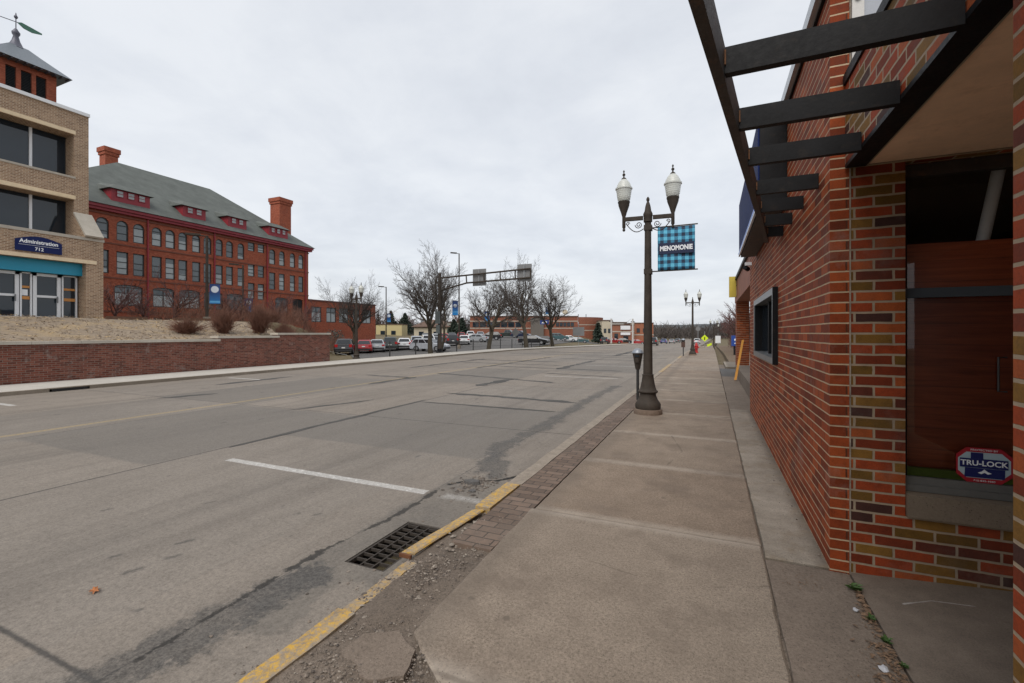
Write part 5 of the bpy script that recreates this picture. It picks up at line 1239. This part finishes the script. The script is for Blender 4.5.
tree('bare_tree','bare round crowned tree in front of the low brick wing','tree',-47.44,51.29,11.0,.27,23,z=-.4,cfg=dict(BIG,n=[11,6,5,4,3],sp=[.78,.6,.65,.7,.7],rr=[.36,.5,.54,.55,.5],len=[1.5,.55,.6,.6,.58],first=.55),trunk_frac=.30)
SM = dict(n=[8,7,6,5], sp=[.7,.7,.7,.6], len=[1.2,.6,.55,.5], rr=[.45,.45,.5,.5], first=.35, rmin=.008)
tree('ornamental_tree','small bare ornamental tree in front of the hall near the tan building','small tree',-42.0,24.0,5.2,.10,31,SM,3,mats=(M_twigp,M_twigp),group='small bare trees by the hall')
tree('ornamental_tree','small bare tree lower and left, closest to the tan building wall','small tree',-44.5,21.0,4.0,.08,32,SM,3,mats=(M_twigp,M_twigp),group='small bare trees by the hall')
tree('ornamental_tree','small purple brown tree behind the two blue banner poles','small tree',-41.0,30.5,4.2,.08,33,SM,3,mats=(M_twigp,M_twigp),group='small bare trees by the hall')
tree('ornamental_tree','small purple brown tree in front of the dark hall door','small tree',-42.5,35.0,4.0,.08,34,SM,3,mats=(M_twigp,M_twigp),group='small bare trees by the hall')
for i,(x,y,h,lb) in enumerate(((-38.5,26.6,3.4,'low purple brown thicket tree left of the taller banner pole, before the hall'),(-43.0,38.5,3.6,'purple brown thicket tree nearest the hall end corner'),(-39.0,20.2,3.0,'short bare tree just right of the tan building corner'))):
    tree('ornamental_tree',lb,'small tree',x,y,h,.07,70+i,SM,3,mats=(M_twigp,M_twigp),group='small bare trees by the hall')
# shrubs on the bank
def shrub(label, x, y, h, w_, seed, n=420, mat=None):
    rr = random.Random(seed); z = T(x,y)-.03; b = MB()
    for i in range(n):
        a = rr.random()*6.283; sp = rr.random()**.7*w_; lob = .75+.45*math.sin(a*2+seed)+.25*math.sin(a*5+seed*3); L = h*rr.uniform(.35,1.1)*(1-.45*(sp/w_)**2)*(.7+.4*lob); sp *= .6+.6*lob
        p0 = (x+rr.gauss(0,w_*.12), y+rr.gauss(0,w_*.12), z); p3 = (x+sp*math.cos(a), y+sp*math.sin(a), z+L)
        p1 = tuple(p0[k_]+(p3[k_]-p0[k_])*.5+rr.gauss(0,.03)+(.08*L if k_ == 2 else 0) for k_ in range(3))
        b.tube([p0,p1,p3],[.007,.006,.003],3,cap=False)
        q = Vector(p1)
        for m_ in range(2):
            b.tube([tuple(q),tuple(q+Vector((rr.gauss(0,.14),rr.gauss(0,.14),rr.uniform(.1,.3)*h)))],[.005,.003],3,cap=False)
    tag(b.build('bare_shrub', mat or M_shrub, recalc=False), label, 'shrub', 'bare shrubs on the bank')
shrub('low dark bare shrub leftmost on the mulch bank','',1,1,1) if False else None
for lb,x,y,h,w_,sd in (('low dark bare shrub leftmost on the mulch bank',-21.8,13.0,.75,.85,1),('rust brown bare shrub below the left blue banner pole',-21.8,14.7,1.35,.8,2),('tallest rust brown shrub below the right blue banner pole',-21.6,16.5,1.7,.95,3),('rust brown shrub last before the wall end, rightmost on the bank',-21.5,18.0,1.35,.85,4),('faint small shrub behind the wall end',-23.4,19.5,1.3,.7,6),('brown shrub far back on the bank near the hall',-33,26,1.4,1.2,7)):
    shrub(lb,x,y,h,w_,sd)
cb = MB(); rr = random.Random(88)
for i in range(7000):
    x = -19.98-7.5*rr.random()**1.2; y = rr.uniform(-4,18.5)
    if mnoise.noise(Vector((x*.7,y*.7,4))) < -.1 and rr.random() < .6: continue
    z = T(x,y); a = rr.random()*6.28; L = rr.uniform(.02,.06); w0 = L*.3; ca, sa = math.cos(a), math.sin(a); t1, t2 = rr.uniform(0,.06), rr.uniform(0,.06)
    cb.add([(x-ca*L-sa*w0,y-sa*L+ca*w0,z+.01+t1),(x-ca*L+sa*w0,y-sa*L-ca*w0,z+.0+t1),(x+ca*L+sa*w0,y+sa*L-ca*w0,z+.0+t2),(x+ca*L-sa*w0,y+sa*L+ca*w0,z+.01+t2)],[(0,1,2,3)], rr.choice((0,0,1,2)))
tag(cb.build('wood_chips', [plain('tan_chip',(.34,.26,.18),.9,var=.4), plain('straw_chip',(.46,.31,.14),.9,var=.3), plain('dark_chip',(.12,.085,.06),.9,var=.3)], recalc=False), 'tan wood chips and straw strewn over the bank', 'wood chips', kind='stuff')
# timber edging pieces
for a0,a1,x,lb in ((12.2,13.9,-26.5,'short brown timber edging on the bank left of the shrubs'),(15.2,17.2,-26.5,'short brown timber edging on the bank behind the shrubs')):
    c = MB(); c.box(x-.08,x+.08,a0,a1,T(x,(a0+a1)/2)-.05,T(x,(a0+a1)/2)+.15); c.box(x-.06,x+.06,a0-.05,a0-.001,T(x,a0)-.05,T(x,a0)+.1); tag(c.build('timber_edging', plain('brown_timber',(.12,.06,.035),.8,var=.3)), lb, 'edging')
# a dark green juniper beyond the wall end
def blob_shrub(name, label, cat, x, y, z, w_, h, mat, seed, n=900, group=None, cone=False, leaf=.14):
    rr = random.Random(seed); b = MB(); t = thing(name, label, cat, (x,y,z), group)
    for i in range(n):
        v = Vector((rr.gauss(0,1),rr.gauss(0,1),rr.gauss(0,1))).normalized()*rr.random()**.35
        if cone:
            tt = rr.random(); rad = w_*(1-tt)**.85*rr.random()**.4; a = rr.random()*6.283; rad *= .7+.3*math.sin(a*3+tt*9+seed); c_ = Vector((x+rad*math.cos(a),y+rad*math.sin(a),z+h*(.08+.92*tt)))
        else:
            k_ = 1+.25*mnoise.noise(v*2+Vector((seed,0,0))); c_ = Vector((x+v.x*w_*k_,y+v.y*w_*k_,z+h*.5+v.z*h*.5*k_))
        s = leaf*rr.uniform(.6,1.4); u = Vector((rr.gauss(0,1),rr.gauss(0,1),rr.gauss(0,.5))).normalized(); w2 = u.cross(Vector((rr.gauss(0,1),rr.gauss(0,1),rr.gauss(0,1)))).normalized()
        b.add([tuple(c_-u*s),tuple(c_+w2*s*.5),tuple(c_+u*s),tuple(c_-w2*s*.5)],[(0,1,2,3)])
    b.build('crown', mat, t, recalc=False)
    c = MB(); c.tube([(x,y,z-.1),(x,y,z+h*.6)],[w_*.08,w_*.03],6); c.build('trunk', M_bark, t)
    return t
blob_shrub('juniper','bluish green round juniper beyond the black SUV at the wall end','shrub',-47.06,47.09,-.5,1.3,2.6,plain('blue_green_juniper',(.05,.075,.065),.8,var=.3),3,900,leaf=.1)
# evergreens in the distance
for i,(x,y,w_,h,lb) in enumerate(((-103.08, 129.55, 4, 8.5, 'dark evergreen behind the yellow building, left one'), (-101.65, 135.64, 4.5, 8.0, 'dark evergreen behind the yellow building, right one'), (-59.15, 102.92, 2.2, 4.6, 'dark green evergreen left of the school behind the lot poles'), (-26.84, 117.05, 2.0, 5.2, 'dark evergreen at the right end of the school'), (-64.16, 107.28, 2.4, 4.4, 'dull green evergreen beside the school left end'))):
    blob_shrub('evergreen_tree',lb,'tree',x,y,T(x,y),w_,h,M_ever,40+i,1500,'evergreens beyond the lot',cone=True,leaf=.45)
# far bare trees, copied
FB = dict(n=[7,6,6,5], sp=[.75,.75,.7,.6], len=[1.25,.6,.55,.5], rr=[.6,.5,.5,.5], first=.4, rmin=.02)
protoT = [tree('distant_tree','bare brown tree in the wood beyond the far end of the street','tree',0,0,9,.25,60+i,FB,3,z=0,mats=(M_bark,M_twigp if i == 1 else M_twig),group='bare trees beyond the street end') for i in range(3)]
rr = random.Random(77); fi_ = 0
spots = []
for i in range(46): 
    y = rr.uniform(150,260); x = rr.uniform(-40,30)*(y/200)
    if -14 < x < 7: continue
    spots.append((x,y,rr.uniform(.5,.85)))
for i in range(20): spots.append((rr.uniform(-110,-58),rr.uniform(105,160),rr.uniform(.8,1.2)))
for i,(x,y,s) in enumerate(spots):
    dup(protoT[i%3],(x,y,T(x,y)),rr.random()*6.28,(s,s,s*rr.uniform(.8,1.1)), 'bare brown tree beyond the parking lot and low roofs' if x < -57 else 'bare brown tree in the wood beyond the far end of the street')
for i,(x,y,s,lb) in enumerate(((2.7,43,.50,'purple brown bare tree right of the sidewalk nearest the brick porch'),(3.3,48,.62,'purple brown bare tree second along the right side of the sidewalk'),(3.0,55,.60,'purple brown bare tree third along the right side of the sidewalk'),(3.4,63,.55,'purple brown bare tree fourth along the right side of the sidewalk'),(3.2,74,.6,'purple brown bare tree farthest along the right side of the sidewalk'),(6.2,46,.8,'taller purple brown tree set back behind the near right one'))):
    dup(protoT[1],(x,y,sl(y)-.05),i*1.3,s,lb)['group'] = 'purple bare trees right of the sidewalk'
for p in protoT:
    for ch in list(p.children): bpy.data.objects.remove(ch)
    bpy.data.objects.remove(p)
for o in [o for o in COL.objects if o.parent is None and o.name.startswith('distant_tree') and o.get('label','').startswith('bare brown tree beyond the parking')]: o['group'] = 'bare trees beyond the lot'
# hedge mass below the purple trees and far wood
def twig_mass(name, label, boxes, mat, n, L, r_, seed):
    b = MB(); rr = random.Random(seed)
    for (x0,x1,y0,y1,h) in boxes:
        for i in range(n):
            x = rr.uniform(x0,x1); y = rr.uniform(y0,y1); z = T(x,y); hh = h*rr.uniform(.5,1.1)*(.75+.5*mnoise.noise(Vector((x*.09,y*.05,seed))))
            zz = z+hh*rr.random(); dv = Vector((rr.gauss(0,.7),rr.gauss(0,.7),1)).normalized()*L*rr.uniform(.5,1.3)
            b.tube([(x,y,zz),(x+dv.x*.5+rr.gauss(0,.05),y+dv.y*.5,zz+dv.z*.5),(x+dv.x,y+dv.y,zz+dv.z)],[r_,r_*.8,r_*.4],3,cap=False)
    return tag(b.build(name, mat, recalc=False), label, name.replace('_',' '), kind='stuff')
twig_mass('hedge','dense purple brown bare hedge along the right side lawn',[(2.4,5.0,40,80,1.9)],M_twigp,4200,.5,.010,5)
twig_mass('thicket','reddish brown bare thicket along the foot of the hall',[(-46,-36,22,33,2.2),(-46,-38,33,42,2.4)],M_shrub,2600,.8,.011,14)
twig_mass('woodland','far brown leafless woodland closing the street and lot',[(-200,-20,230,330,9),(15,160,120,330,10),(-30,40,260,340,9),(-260,-120,90,240,10)],M_woodland,5200,3.4,.12,9)

# ------------------------------------------------------------------ gantry and light poles
gt = thing('sign_gantry','dark cantilever sign gantry with two blank sign backs over the left lanes','sign gantry',(-19.85,31.0,0))
c = MB(); c.tube([(-19.85,31,0),(-19.85,31,6.25)],[.17,.12],12); c.lathe([(.12,6.25),(.13,6.3),(.05,6.36)],c=(-19.85,31,0),n=10); c.build('pole', M_dark, gt, smooth=True)
c = MB(); c.lathe([(.32,0),(.32,.06),(.18,.10),(.18,.3)],c=(-19.85,31,0),n=12); c.build('base_plate', M_black, gt)
c = MB(); A0 = Vector((-19.75,31,5.95)); A1 = Vector((-12.1,31.05,6.28)); B0 = Vector((-19.75,31,4.95)); B1 = Vector((-12.1,31.05,5.62)); Bm = Vector((-17.4,31,5.45))
c.tube([A0,A1],.065,8); c.tube([B0,Bm,B1],.065,8)
for t_ in (.30,.50,.68,.84,1.0):
    a_ = A0.lerp(A1,t_); b_ = Bm.lerp(B1,(t_-.30)/.70) if t_ >= .3 else B0.lerp(Bm,t_/.3); c.tube([a_,b_],.05,6)
c.build('arm', M_dark, gt, smooth=True)
for x0,x1,z0,z1 in ((-16.95,-15.8,5.2,6.5),(-13.2,-12.05,5.38,6.65)):
    c = MB(); c.box(x0,x1,31.16,31.19,z0,z1); sp_ = c.build('sign_panel', M_signback, gt)
    c = MB()
    for xx in ((x0+x1)/2,): c.box(xx-.04,xx+.04,31.09,31.158,z0+.1,z1-.1)
    c.build('stiffener', M_galv, sp_)
c = MB(); c.box(-20.12,-19.72,30.74,30.85,2.3,3.3); c.box(-20.05,-19.75,30.76,30.84,1.5,2.2); c.build('control_box', plain('dull_green_grey_box',(.10,.115,.115),.6), gt)
c = MB(); c.box(-19.7,-18.9,30.97,31.02,2.95,3.0); c.build('small_bracket', M_dark, gt)

def lot_pole(label, x, y, h, z=None, banner=None, head=True, bside=1, bl=''):
    z = T(x,y) if z is None else z
    t = thing('light_pole', label, 'light pole', (x,y,z), 'tall light poles around the lot')
    c = MB(); c.tube([(x,y,z-.2),(x,y,z+h)],[.10,.075],10); c.build('pole', M_dark, t, smooth=True)
    if head:
        dx, dy = (-.66*.9, -.75*.9)
        c = MB(); c.tube([(x,y,z+h-.06),(x+dx*.5,y+dy*.5,z+h)],.04,6); c.add([(x+dx*.4-.12,y+dy*.4+.1,z+h-.05),(x+dx*.4+.12,y+dy*.4-.1,z+h-.05),(x+dx*1.3+.1,y+dy*1.3-.1,z+h-.05),(x+dx*1.3-.1,y+dy*1.3+.1,z+h-.05),(x+dx*.4-.12,y+dy*.4+.1,z+h+.08),(x+dx*.4+.12,y+dy*.4-.1,z+h+.08),(x+dx*1.3+.1,y+dy*1.3-.1,z+h+.08),(x+dx*1.3-.1,y+dy*1.3+.1,z+h+.08)],[(0,3,2,1),(4,5,6,7),(0,1,5,4),(1,2,6,5),(2,3,7,6),(3,0,4,7)]); c.build('lamp_head', M_dark, t)
    c = MB(); c.tube([(x,y,z-.2),(x,y,z+.35)],.22,10); c.build('footing', M_walk_pale, t)
    if banner:
        zc, bw_, bh_ = banner; ux, uy = .66*bside, .75*bside
        cx = x+ux*(bw_/2+.14); cy = y+uy*(bw_/2+.14)
        bnr = thing('blue_banner', bl, 'banner', (cx,cy,zc), 'blue banners on light poles')
        c = MB(); nx2, nz2 = 6, 6
        for j in range(nz2+1):
            for i in range(nx2+1):
                u_ = (i/nx2-.5)*bw_; v_ = (j/nz2-.5)*bh_; w_ = .02*math.sin(u_*5+v_*2); c.v.append((cx+.66*u_+.75*w_,cy+.75*u_-.66*w_,zc+v_))
        for j in range(nz2):
            for i in range(nx2): q = j*(nx2+1)+i; c.f.append((q,q+1,q+nx2+2,q+nx2+1)); c.m.append(0)
        c.build('cloth', M_uni, bnr, smooth=True)
        for s in (-1,1):
            c = MB(); c.tube([(x,y,zc+s*(bh_/2+.02)),(x+ux*(bw_+.2),y+uy*(bw_+.2),zc+s*(bh_/2+.02))],.018,6); c.build('bracket', M_dark, bnr)
lot_pole('dark light pole on the bank carrying the larger blue banner, in front of the hall',-30.44,19.43,5.7,banner=(4.15,.60,1.28),bl='larger blue banner with pale round seal in front of the hall')
lot_pole('thinner dark light pole right of the banner pole, in front of the hall stair windows',-42.4,30.57,6.0,banner=(4.3,.7,1.35),bl='smaller blue banner on the right pole in front of the hall')
lot_pole('slim light pole right of the low brick wing',-45.8,56.4,9.0,z=-.35,banner=(3.9,.55,1.3),bl='small dark blue banner right of the low brick wing')
lot_pole('tall dark light pole rising just right of the gantry post',-30.44,52.2,12.4,z=-.35,banner=(4.85,.8,1.9),bside=-1,bl='dark blue banner beside the gantry post')
lot_pole('dark light pole with crossing blue banners near the rightmost street tree',-22.55,66.5,10.0,z=-.4,head=False,banner=(5.0,.8,1.1),bside=-1,bl='dark banner high on the pole near the rightmost street tree')
lot_pole('slim light pole behind the gantry arm end',-33.4,67.3,8.8,z=-.35,banner=(4.3,.9,1.6),bside=-1,bl='small blue banner behind the largest street tree')
c = thing('blue_panel_sign','bright blue panel sign low on the pole near the rightmost tree','sign',(-23.2,66,2.5)); b_ = MB(); b_.box(-24.1,-22.7,65.92,65.97,2.9,3.55); b_.build('panel', M_bluebox, c); b_ = MB(); b_.prism([(-23.9,3.05),(-23.4,3.05),(-23.6,3.4)],lambda a,b,d_:(a,65.918-d_,b),0,.01); b_.prism([(-23.2,3.05),(-22.9,3.25),(-23.2,3.4)],lambda a,b,d_:(a,65.918-d_,b),0,.01); b_.build('pale_mark', M_wtext, c)
# back of diamond sign, blank sign panels
post_sign('diamond_sign','bare back of a diamond warning sign right of the largest street tree','road sign',(-19.9,46.5,T(-19.9,46.5)),1.75,[(0,-.5),(.5,0),(0,.5),(-.5,0)],M_signback,1.05)
post_sign('panel_sign','grey back of a rectangular sign before the school end','road sign',(-18.6,68,0-.4),2.2,[(-.6,-.45),(.6,-.45),(.6,.45),(-.6,.45)],M_signback,1.5)
# lot fence
fc = thing('cable_fence','row of dark thin posts with cable between the lot and far sidewalk','fence',(-21.5,40,0))
prev = None
for y in [26.2+i*3.1 for i in range(11)]:
    x = -20.95; z = T(x,y); c = MB(); c.tube([(x,y,z-.1),(x,y,z+1.15)],.045,8); c.build('post', M_steel, fc)
c = MB(); 
for h_ in (.45,.95): c.tube([(-20.95,26.2+i*3.1,T(-20.95,26.2+i*3.1)+h_) for i in range(11)],.010,5)
c.build('cable', M_steel, fc)

# ------------------------------------------------------------------ far buildings
def axis_frame(u_dir):  # facade along camera-right direction
    ux, uy = u_dir; return ux, uy
UX, UY = .916, .401     # along facade (screen right); inward = (-.401,.916)
def far_block(name, label, cat, p, w_, dp, h, mat, bands=(), wins=(), z=None, rot=(UX,UY), roofmat=None, parts=()):
    x, y = p; z = T(x,y)-.3 if z is None else z; ux, uy = rot
    F = lambda a,b,d_: (x+ux*a-uy*d_, y+uy*a+ux*d_, z+b)
    t = thing(name, label, cat, (x,y,z))
    c = MB(); c.fbox(F,0,w_,0,h,0,dp); c.build('wall', mat, t)
    for z0,z1,m_ in bands:
        c = MB(); c.fbox(F,-.05,w_+.05,z0,z1,-.06,-.003); c.build('band', m_, t)
    for a0,a1,z0,z1 in wins:
        c = MB(); c.fbox(F,a0,a1,z0,z1,-.08,-.062); wn = c.build('window', M_wframe, t)
        c = MB(); c.fbox(F,a0+.1,a1-.1,z0+.1,z1-.1,-.095,-.083); c.build('pane', M_glass, wn)
    c = MB(); c.fbox(F,-.15,w_+.15,h+.002,h+.25,-.15,dp+.15); c.build('roof', roofmat or M_brownroof, t)
    for (nm,a0,a1,z0,z1,d0,d1,m_) in parts:
        c = MB(); c.fbox(F,a0,a1,z0,z1,d0,d1); c.build(nm, m_, t)
    return t, F
wins = [(.8+2.1*i,2.6+2.1*i,3.2,4.7) for i in range(7)]+[(25.5+1.1*i,26.4+1.1*i,3.4,4.6) for i in range(5)]
t, F = far_block('school_building','long low red brick school with pale bands across the back of the lot','school',(-65.50,118.70),32.0,14,6.3,M_far,bands=((2.75,3.0,M_cap),(4.85,5.1,M_cap)),wins=wins,z=.1)
# curved right end
c = MB(); n = 14
for i in range(n+1):
    a = math.pi*.55*i/n; q = F(32.1+9.0*math.sin(a), 0, 9.0-9.0*math.cos(a)); c.v += [(q[0],q[1],-.5),(q[0],q[1],6.3)]
for i in range(n): c.f.append((2*i,2*i+2,2*i+3,2*i+1)); c.m.append(0)
c.f.append(tuple(2*i+1 for i in range(n+1))); c.m.append(0)
c.build('curved_end', M_far, t)
c = MB(); 
for i in range(n):
    for z0,z1 in ((2.2,2.45),(3.9,4.1)):
        q = [F(32.1+9.05*math.sin(math.pi*.55*k_/n), 0, 9.0-9.05*math.cos(math.pi*.55*k_/n)) for k_ in (i,i+1)]
        c.add([(q[0][0],q[0][1],z0),(q[1][0],q[1][1],z0),(q[1][0],q[1][1],z1),(q[0][0],q[0][1],z1)],[(0,1,2,3)])
c.build('band', M_cap, t)
c = MB(); c.fbox(F,18.0,21.8,-.2,6.0,-.9,-.1); c.build('entry_bay', plain('grey_entry_bay',(.13,.115,.10),.7), t)
c = MB()
for a_ in (33.0,35.4): q = F(a_,0,6); c.tube([(q[0],q[1],5),(q[0],q[1],7.4)],.10,6)
c.build('roof_vent', M_steel, t)
far_block('yellow_building','small straw yellow building behind the lot left of the street trees','building',(-101.17,119.48),8.5,8,4.8,M_yellowb,wins=((1.5,3,1.5,2.8),(5,6.5,1.5,2.8)),z=-.5)
far_block('grey_roof_house','low house with brown roof behind the gantry pole','house',(-83.71,116.19),11,9,3.4,M_cream,wins=((1.5,3,1,2.2),(6,8,1,2.2)),z=-.2,parts=())
hr = MB(); 
FHs = lambda a,b,d_: (-83.71+UX*a-UY*d_, 116.19+UY*a+UX*d_, -.2+b)
hr.add([FHs(-.8,3.66,-.8),FHs(11.8,3.66,-.8),FHs(11.8,3.66,9.8),FHs(-.8,3.66,9.8),FHs(3.5,6.0,4.5),FHs(7.5,6.0,4.5)],[(0,1,5,4),(1,2,5),(2,3,4,5),(3,0,4),(0,3,2,1)])
hr.build('hip_roof', M_brownroof, [o for o in COL.objects if o.name.startswith('grey_roof_house')][0])
far_block('concrete_block_house','pale grey flat house seen between the gantry pole and banner pole','house',(-74.41,120.26),4.0,6,5.2,plain('grey_stucco',(.25,.24,.21),.8),wins=((.6,1.6,3.4,4.4),),z=-.4)
far_block('white_house','pale house at the right of the school end','house',(-28.09,127.42),2.9,8,6.4,M_cream,wins=((.5,1.2,3,4.2),(1.7,2.4,3,4.2)),z=-1.4)
far_block('brick_shop','low brick shop with white sign panels downtown','shop',(-25.18,127.60),6.0,12,5.3,plain('warm_far_brick',(.27,.11,.065),.8),bands=((3.4,3.7,M_cap),),wins=((.5,1.5,1.2,3.0),(3.0,4.4,.8,2.3)),z=-1.6,parts=(('sign_panel',2.2,4.9,4.1,5.2,-.3,-.1,M_white),('sign_panel',2.2,4.9,2.6,3.3,-.3,-.1,M_white)))
far_block('orange_brick_block','orange red brick block downtown right of the shop','building',(-20.02,133.13),5.4,12,6.0,plain('orange_far_brick',(.31,.115,.06),.8),bands=((2.6,2.9,M_cap),),wins=((.6,1.5,3.4,4.6),(2.4,3.3,3.4,4.6),(4.0,4.9,3.4,4.6)),z=-1.7,parts=(('pale_corner',-.9,-.1,0,6.0,-.2,1.0,M_cream),))
far_block('grey_block','flat grey roofed block behind the downtown shops','building',(-35.43,159.13),9,10,7.0,plain('pale_far_wall',(.36,.34,.31),.8),wins=((1,2.5,4.5,5.8),(4,5.5,4.5,5.8)),z=-1.8)
# utility poles downtown
for i,(x,y,h_,lb) in enumerate(((-23.69,118.43,6.6,'pale utility pole in front of the downtown shop'),(-18.76,121.68,6.6,'white corner post right of the downtown shop'))):
    t = thing('utility_pole',lb,'utility pole',(x,y,-1.3)); c = MB(); c.tube([(x,y,-1.4),(x,y,-1.3+h_)],.22,8); c.build('pole', plain('pale_pole_paint',(.5,.48,.45),.7), t); c = MB(); c.box(x-.5,x+.5,y-.06,y+.06,h_-2.2,h_-2.0); c.build('crossarm', M_steel, t)
# water tower-like dish on the school
c = thing('satellite_dish','pale satellite dish on the school roof beside the rightmost street tree','satellite dish',(-41.15,134.81,6.4)); b_ = MB(); b_.tube([(-41.15,134.81,5.9),(-41.15,134.81,7.3)],.08,6); b_.build('mast', M_steel, c); b_ = MB(); b_.lathe([(.05,0),(.5,.08),(.95,.32),(1.0,.36),(.93,.34),(.5,.14),(.05,.06)],c=(0,0,0),n=14); Mx = Matrix.Translation((-41.15,134.71,7.9)) @ Matrix.Scale(.85,4) @ Matrix.Rotation(R(68),4,'X') @ Matrix.Rotation(R(25),4,'Y'); b_.v = [tuple(Mx @ Vector(v)) for v in b_.v]; b_.build('dish', M_cream, c)
# hills
hm = MB(); n = 160; rows = [(430,0),(620,.55),(820,1.0),(1000,.9),(1400,.3)]
for i in range(n+1):
    az = R(-115+230*i/n)
    for (rad,k_) in rows:
        hgt = 19+9*mnoise.noise(Vector((az*2.2,1,0)))+4*mnoise.noise(Vector((az*7,3,0)))+1.6*mnoise.noise(Vector((az*60,5,rad*.01)))+1.2*mnoise.noise(Vector((az*170,9,rad)))
        hm.v.append((math.sin(az)*rad, math.cos(az)*rad, -2.2+hgt*k_))
for i in range(n):
    for j in range(4): q = i*5+j; hm.f.append((q,q+1,q+6,q+5)); hm.m.append(0)
struct('hills', hm, M_hill)

# ------------------------------------------------------------------ world, sun, camera
wd = bpy.data.worlds.new('World'); scene.world = wd; wd.use_nodes = True; nt = wd.node_tree; nt.nodes.clear()
EL, AZ = 52, 182     # sun behind a thick overcast, behind the camera
sky = nd(nt,'ShaderNodeTexSky'); sky.sky_type = 'NISHITA'; sky.sun_disc = False; sky.sun_elevation = R(EL); sky.sun_rotation = R(AZ); sky.air_density = 1.0; sky.dust_density = 3.0
g_ = nd(nt,'ShaderNodeTexCoord').outputs['Generated']; sp = nd(nt,'ShaderNodeSeparateXYZ',{0:g_})
zc = mth(nt,'ADD', mth(nt,'MAXIMUM',sp.outputs[2],0.0), .16)
pl = nd(nt,'ShaderNodeCombineXYZ',{0:mth(nt,'DIVIDE',sp.outputs[0],zc),1:mth(nt,'DIVIDE',sp.outputs[1],zc),2:0.3}).outputs[0]
n1 = noi(nt,pl,.75,7,.58,dist=.4); n2 = noi(nt,pl,2.6,6,.6,dist=.3)
f = mth(nt,'ADD', mth(nt,'MULTIPLY',n1,.65), mth(nt,'MULTIPLY',n2,.35))
cl = ramp(nt, f, [(.30,(5.25,5.48,5.86)),(.46,(6.15,6.37,6.72)),(.58,(6.85,7.03,7.27)),(.72,(7.2,7.36,7.58))])
mx = mixc(nt, .84, sky.outputs[0], cl)
bg = nd(nt,'ShaderNodeBackground',{'Color':mx,'Strength':.10}); nd(nt,'ShaderNodeOutputWorld',{0:bg.outputs[0]})
sun = bpy.data.lights.new('sun','SUN'); sun.energy = 1.5; sun.angle = R(40); sun.color = (1,.96,.90)
so = bpy.data.objects.new('sun', sun); COL.objects.link(so)
dirv = Vector((math.sin(R(AZ))*math.cos(R(EL)), math.cos(R(AZ))*math.cos(R(EL)), math.sin(R(EL))))
so.rotation_euler = dirv.to_track_quat('Z','Y').to_euler(); so.location = (0,0,60)
cam = bpy.data.cameras.new('camera'); cam.sensor_width = 36; cam.lens = 16; cam.clip_start = .05; cam.clip_end = 5000; cam.shift_y = -8.5/1024
co = bpy.data.objects.new('camera', cam); COL.objects.link(co); co.location = (0,0,1.56)
co.rotation_euler = (R(90), 0, math.atan2(199,455.1))
scene.camera = co
scene.view_settings.view_transform = 'Standard'; scene.view_settings.look = 'None'; scene.view_settings.exposure = .45; scene.view_settings.gamma = 1; scene.view_settings.use_curve_mapping = False
scene.cycles.use_denoising = True
scene.cycles.max_bounces = 8; scene.cycles.transparent_max_bounces = 12
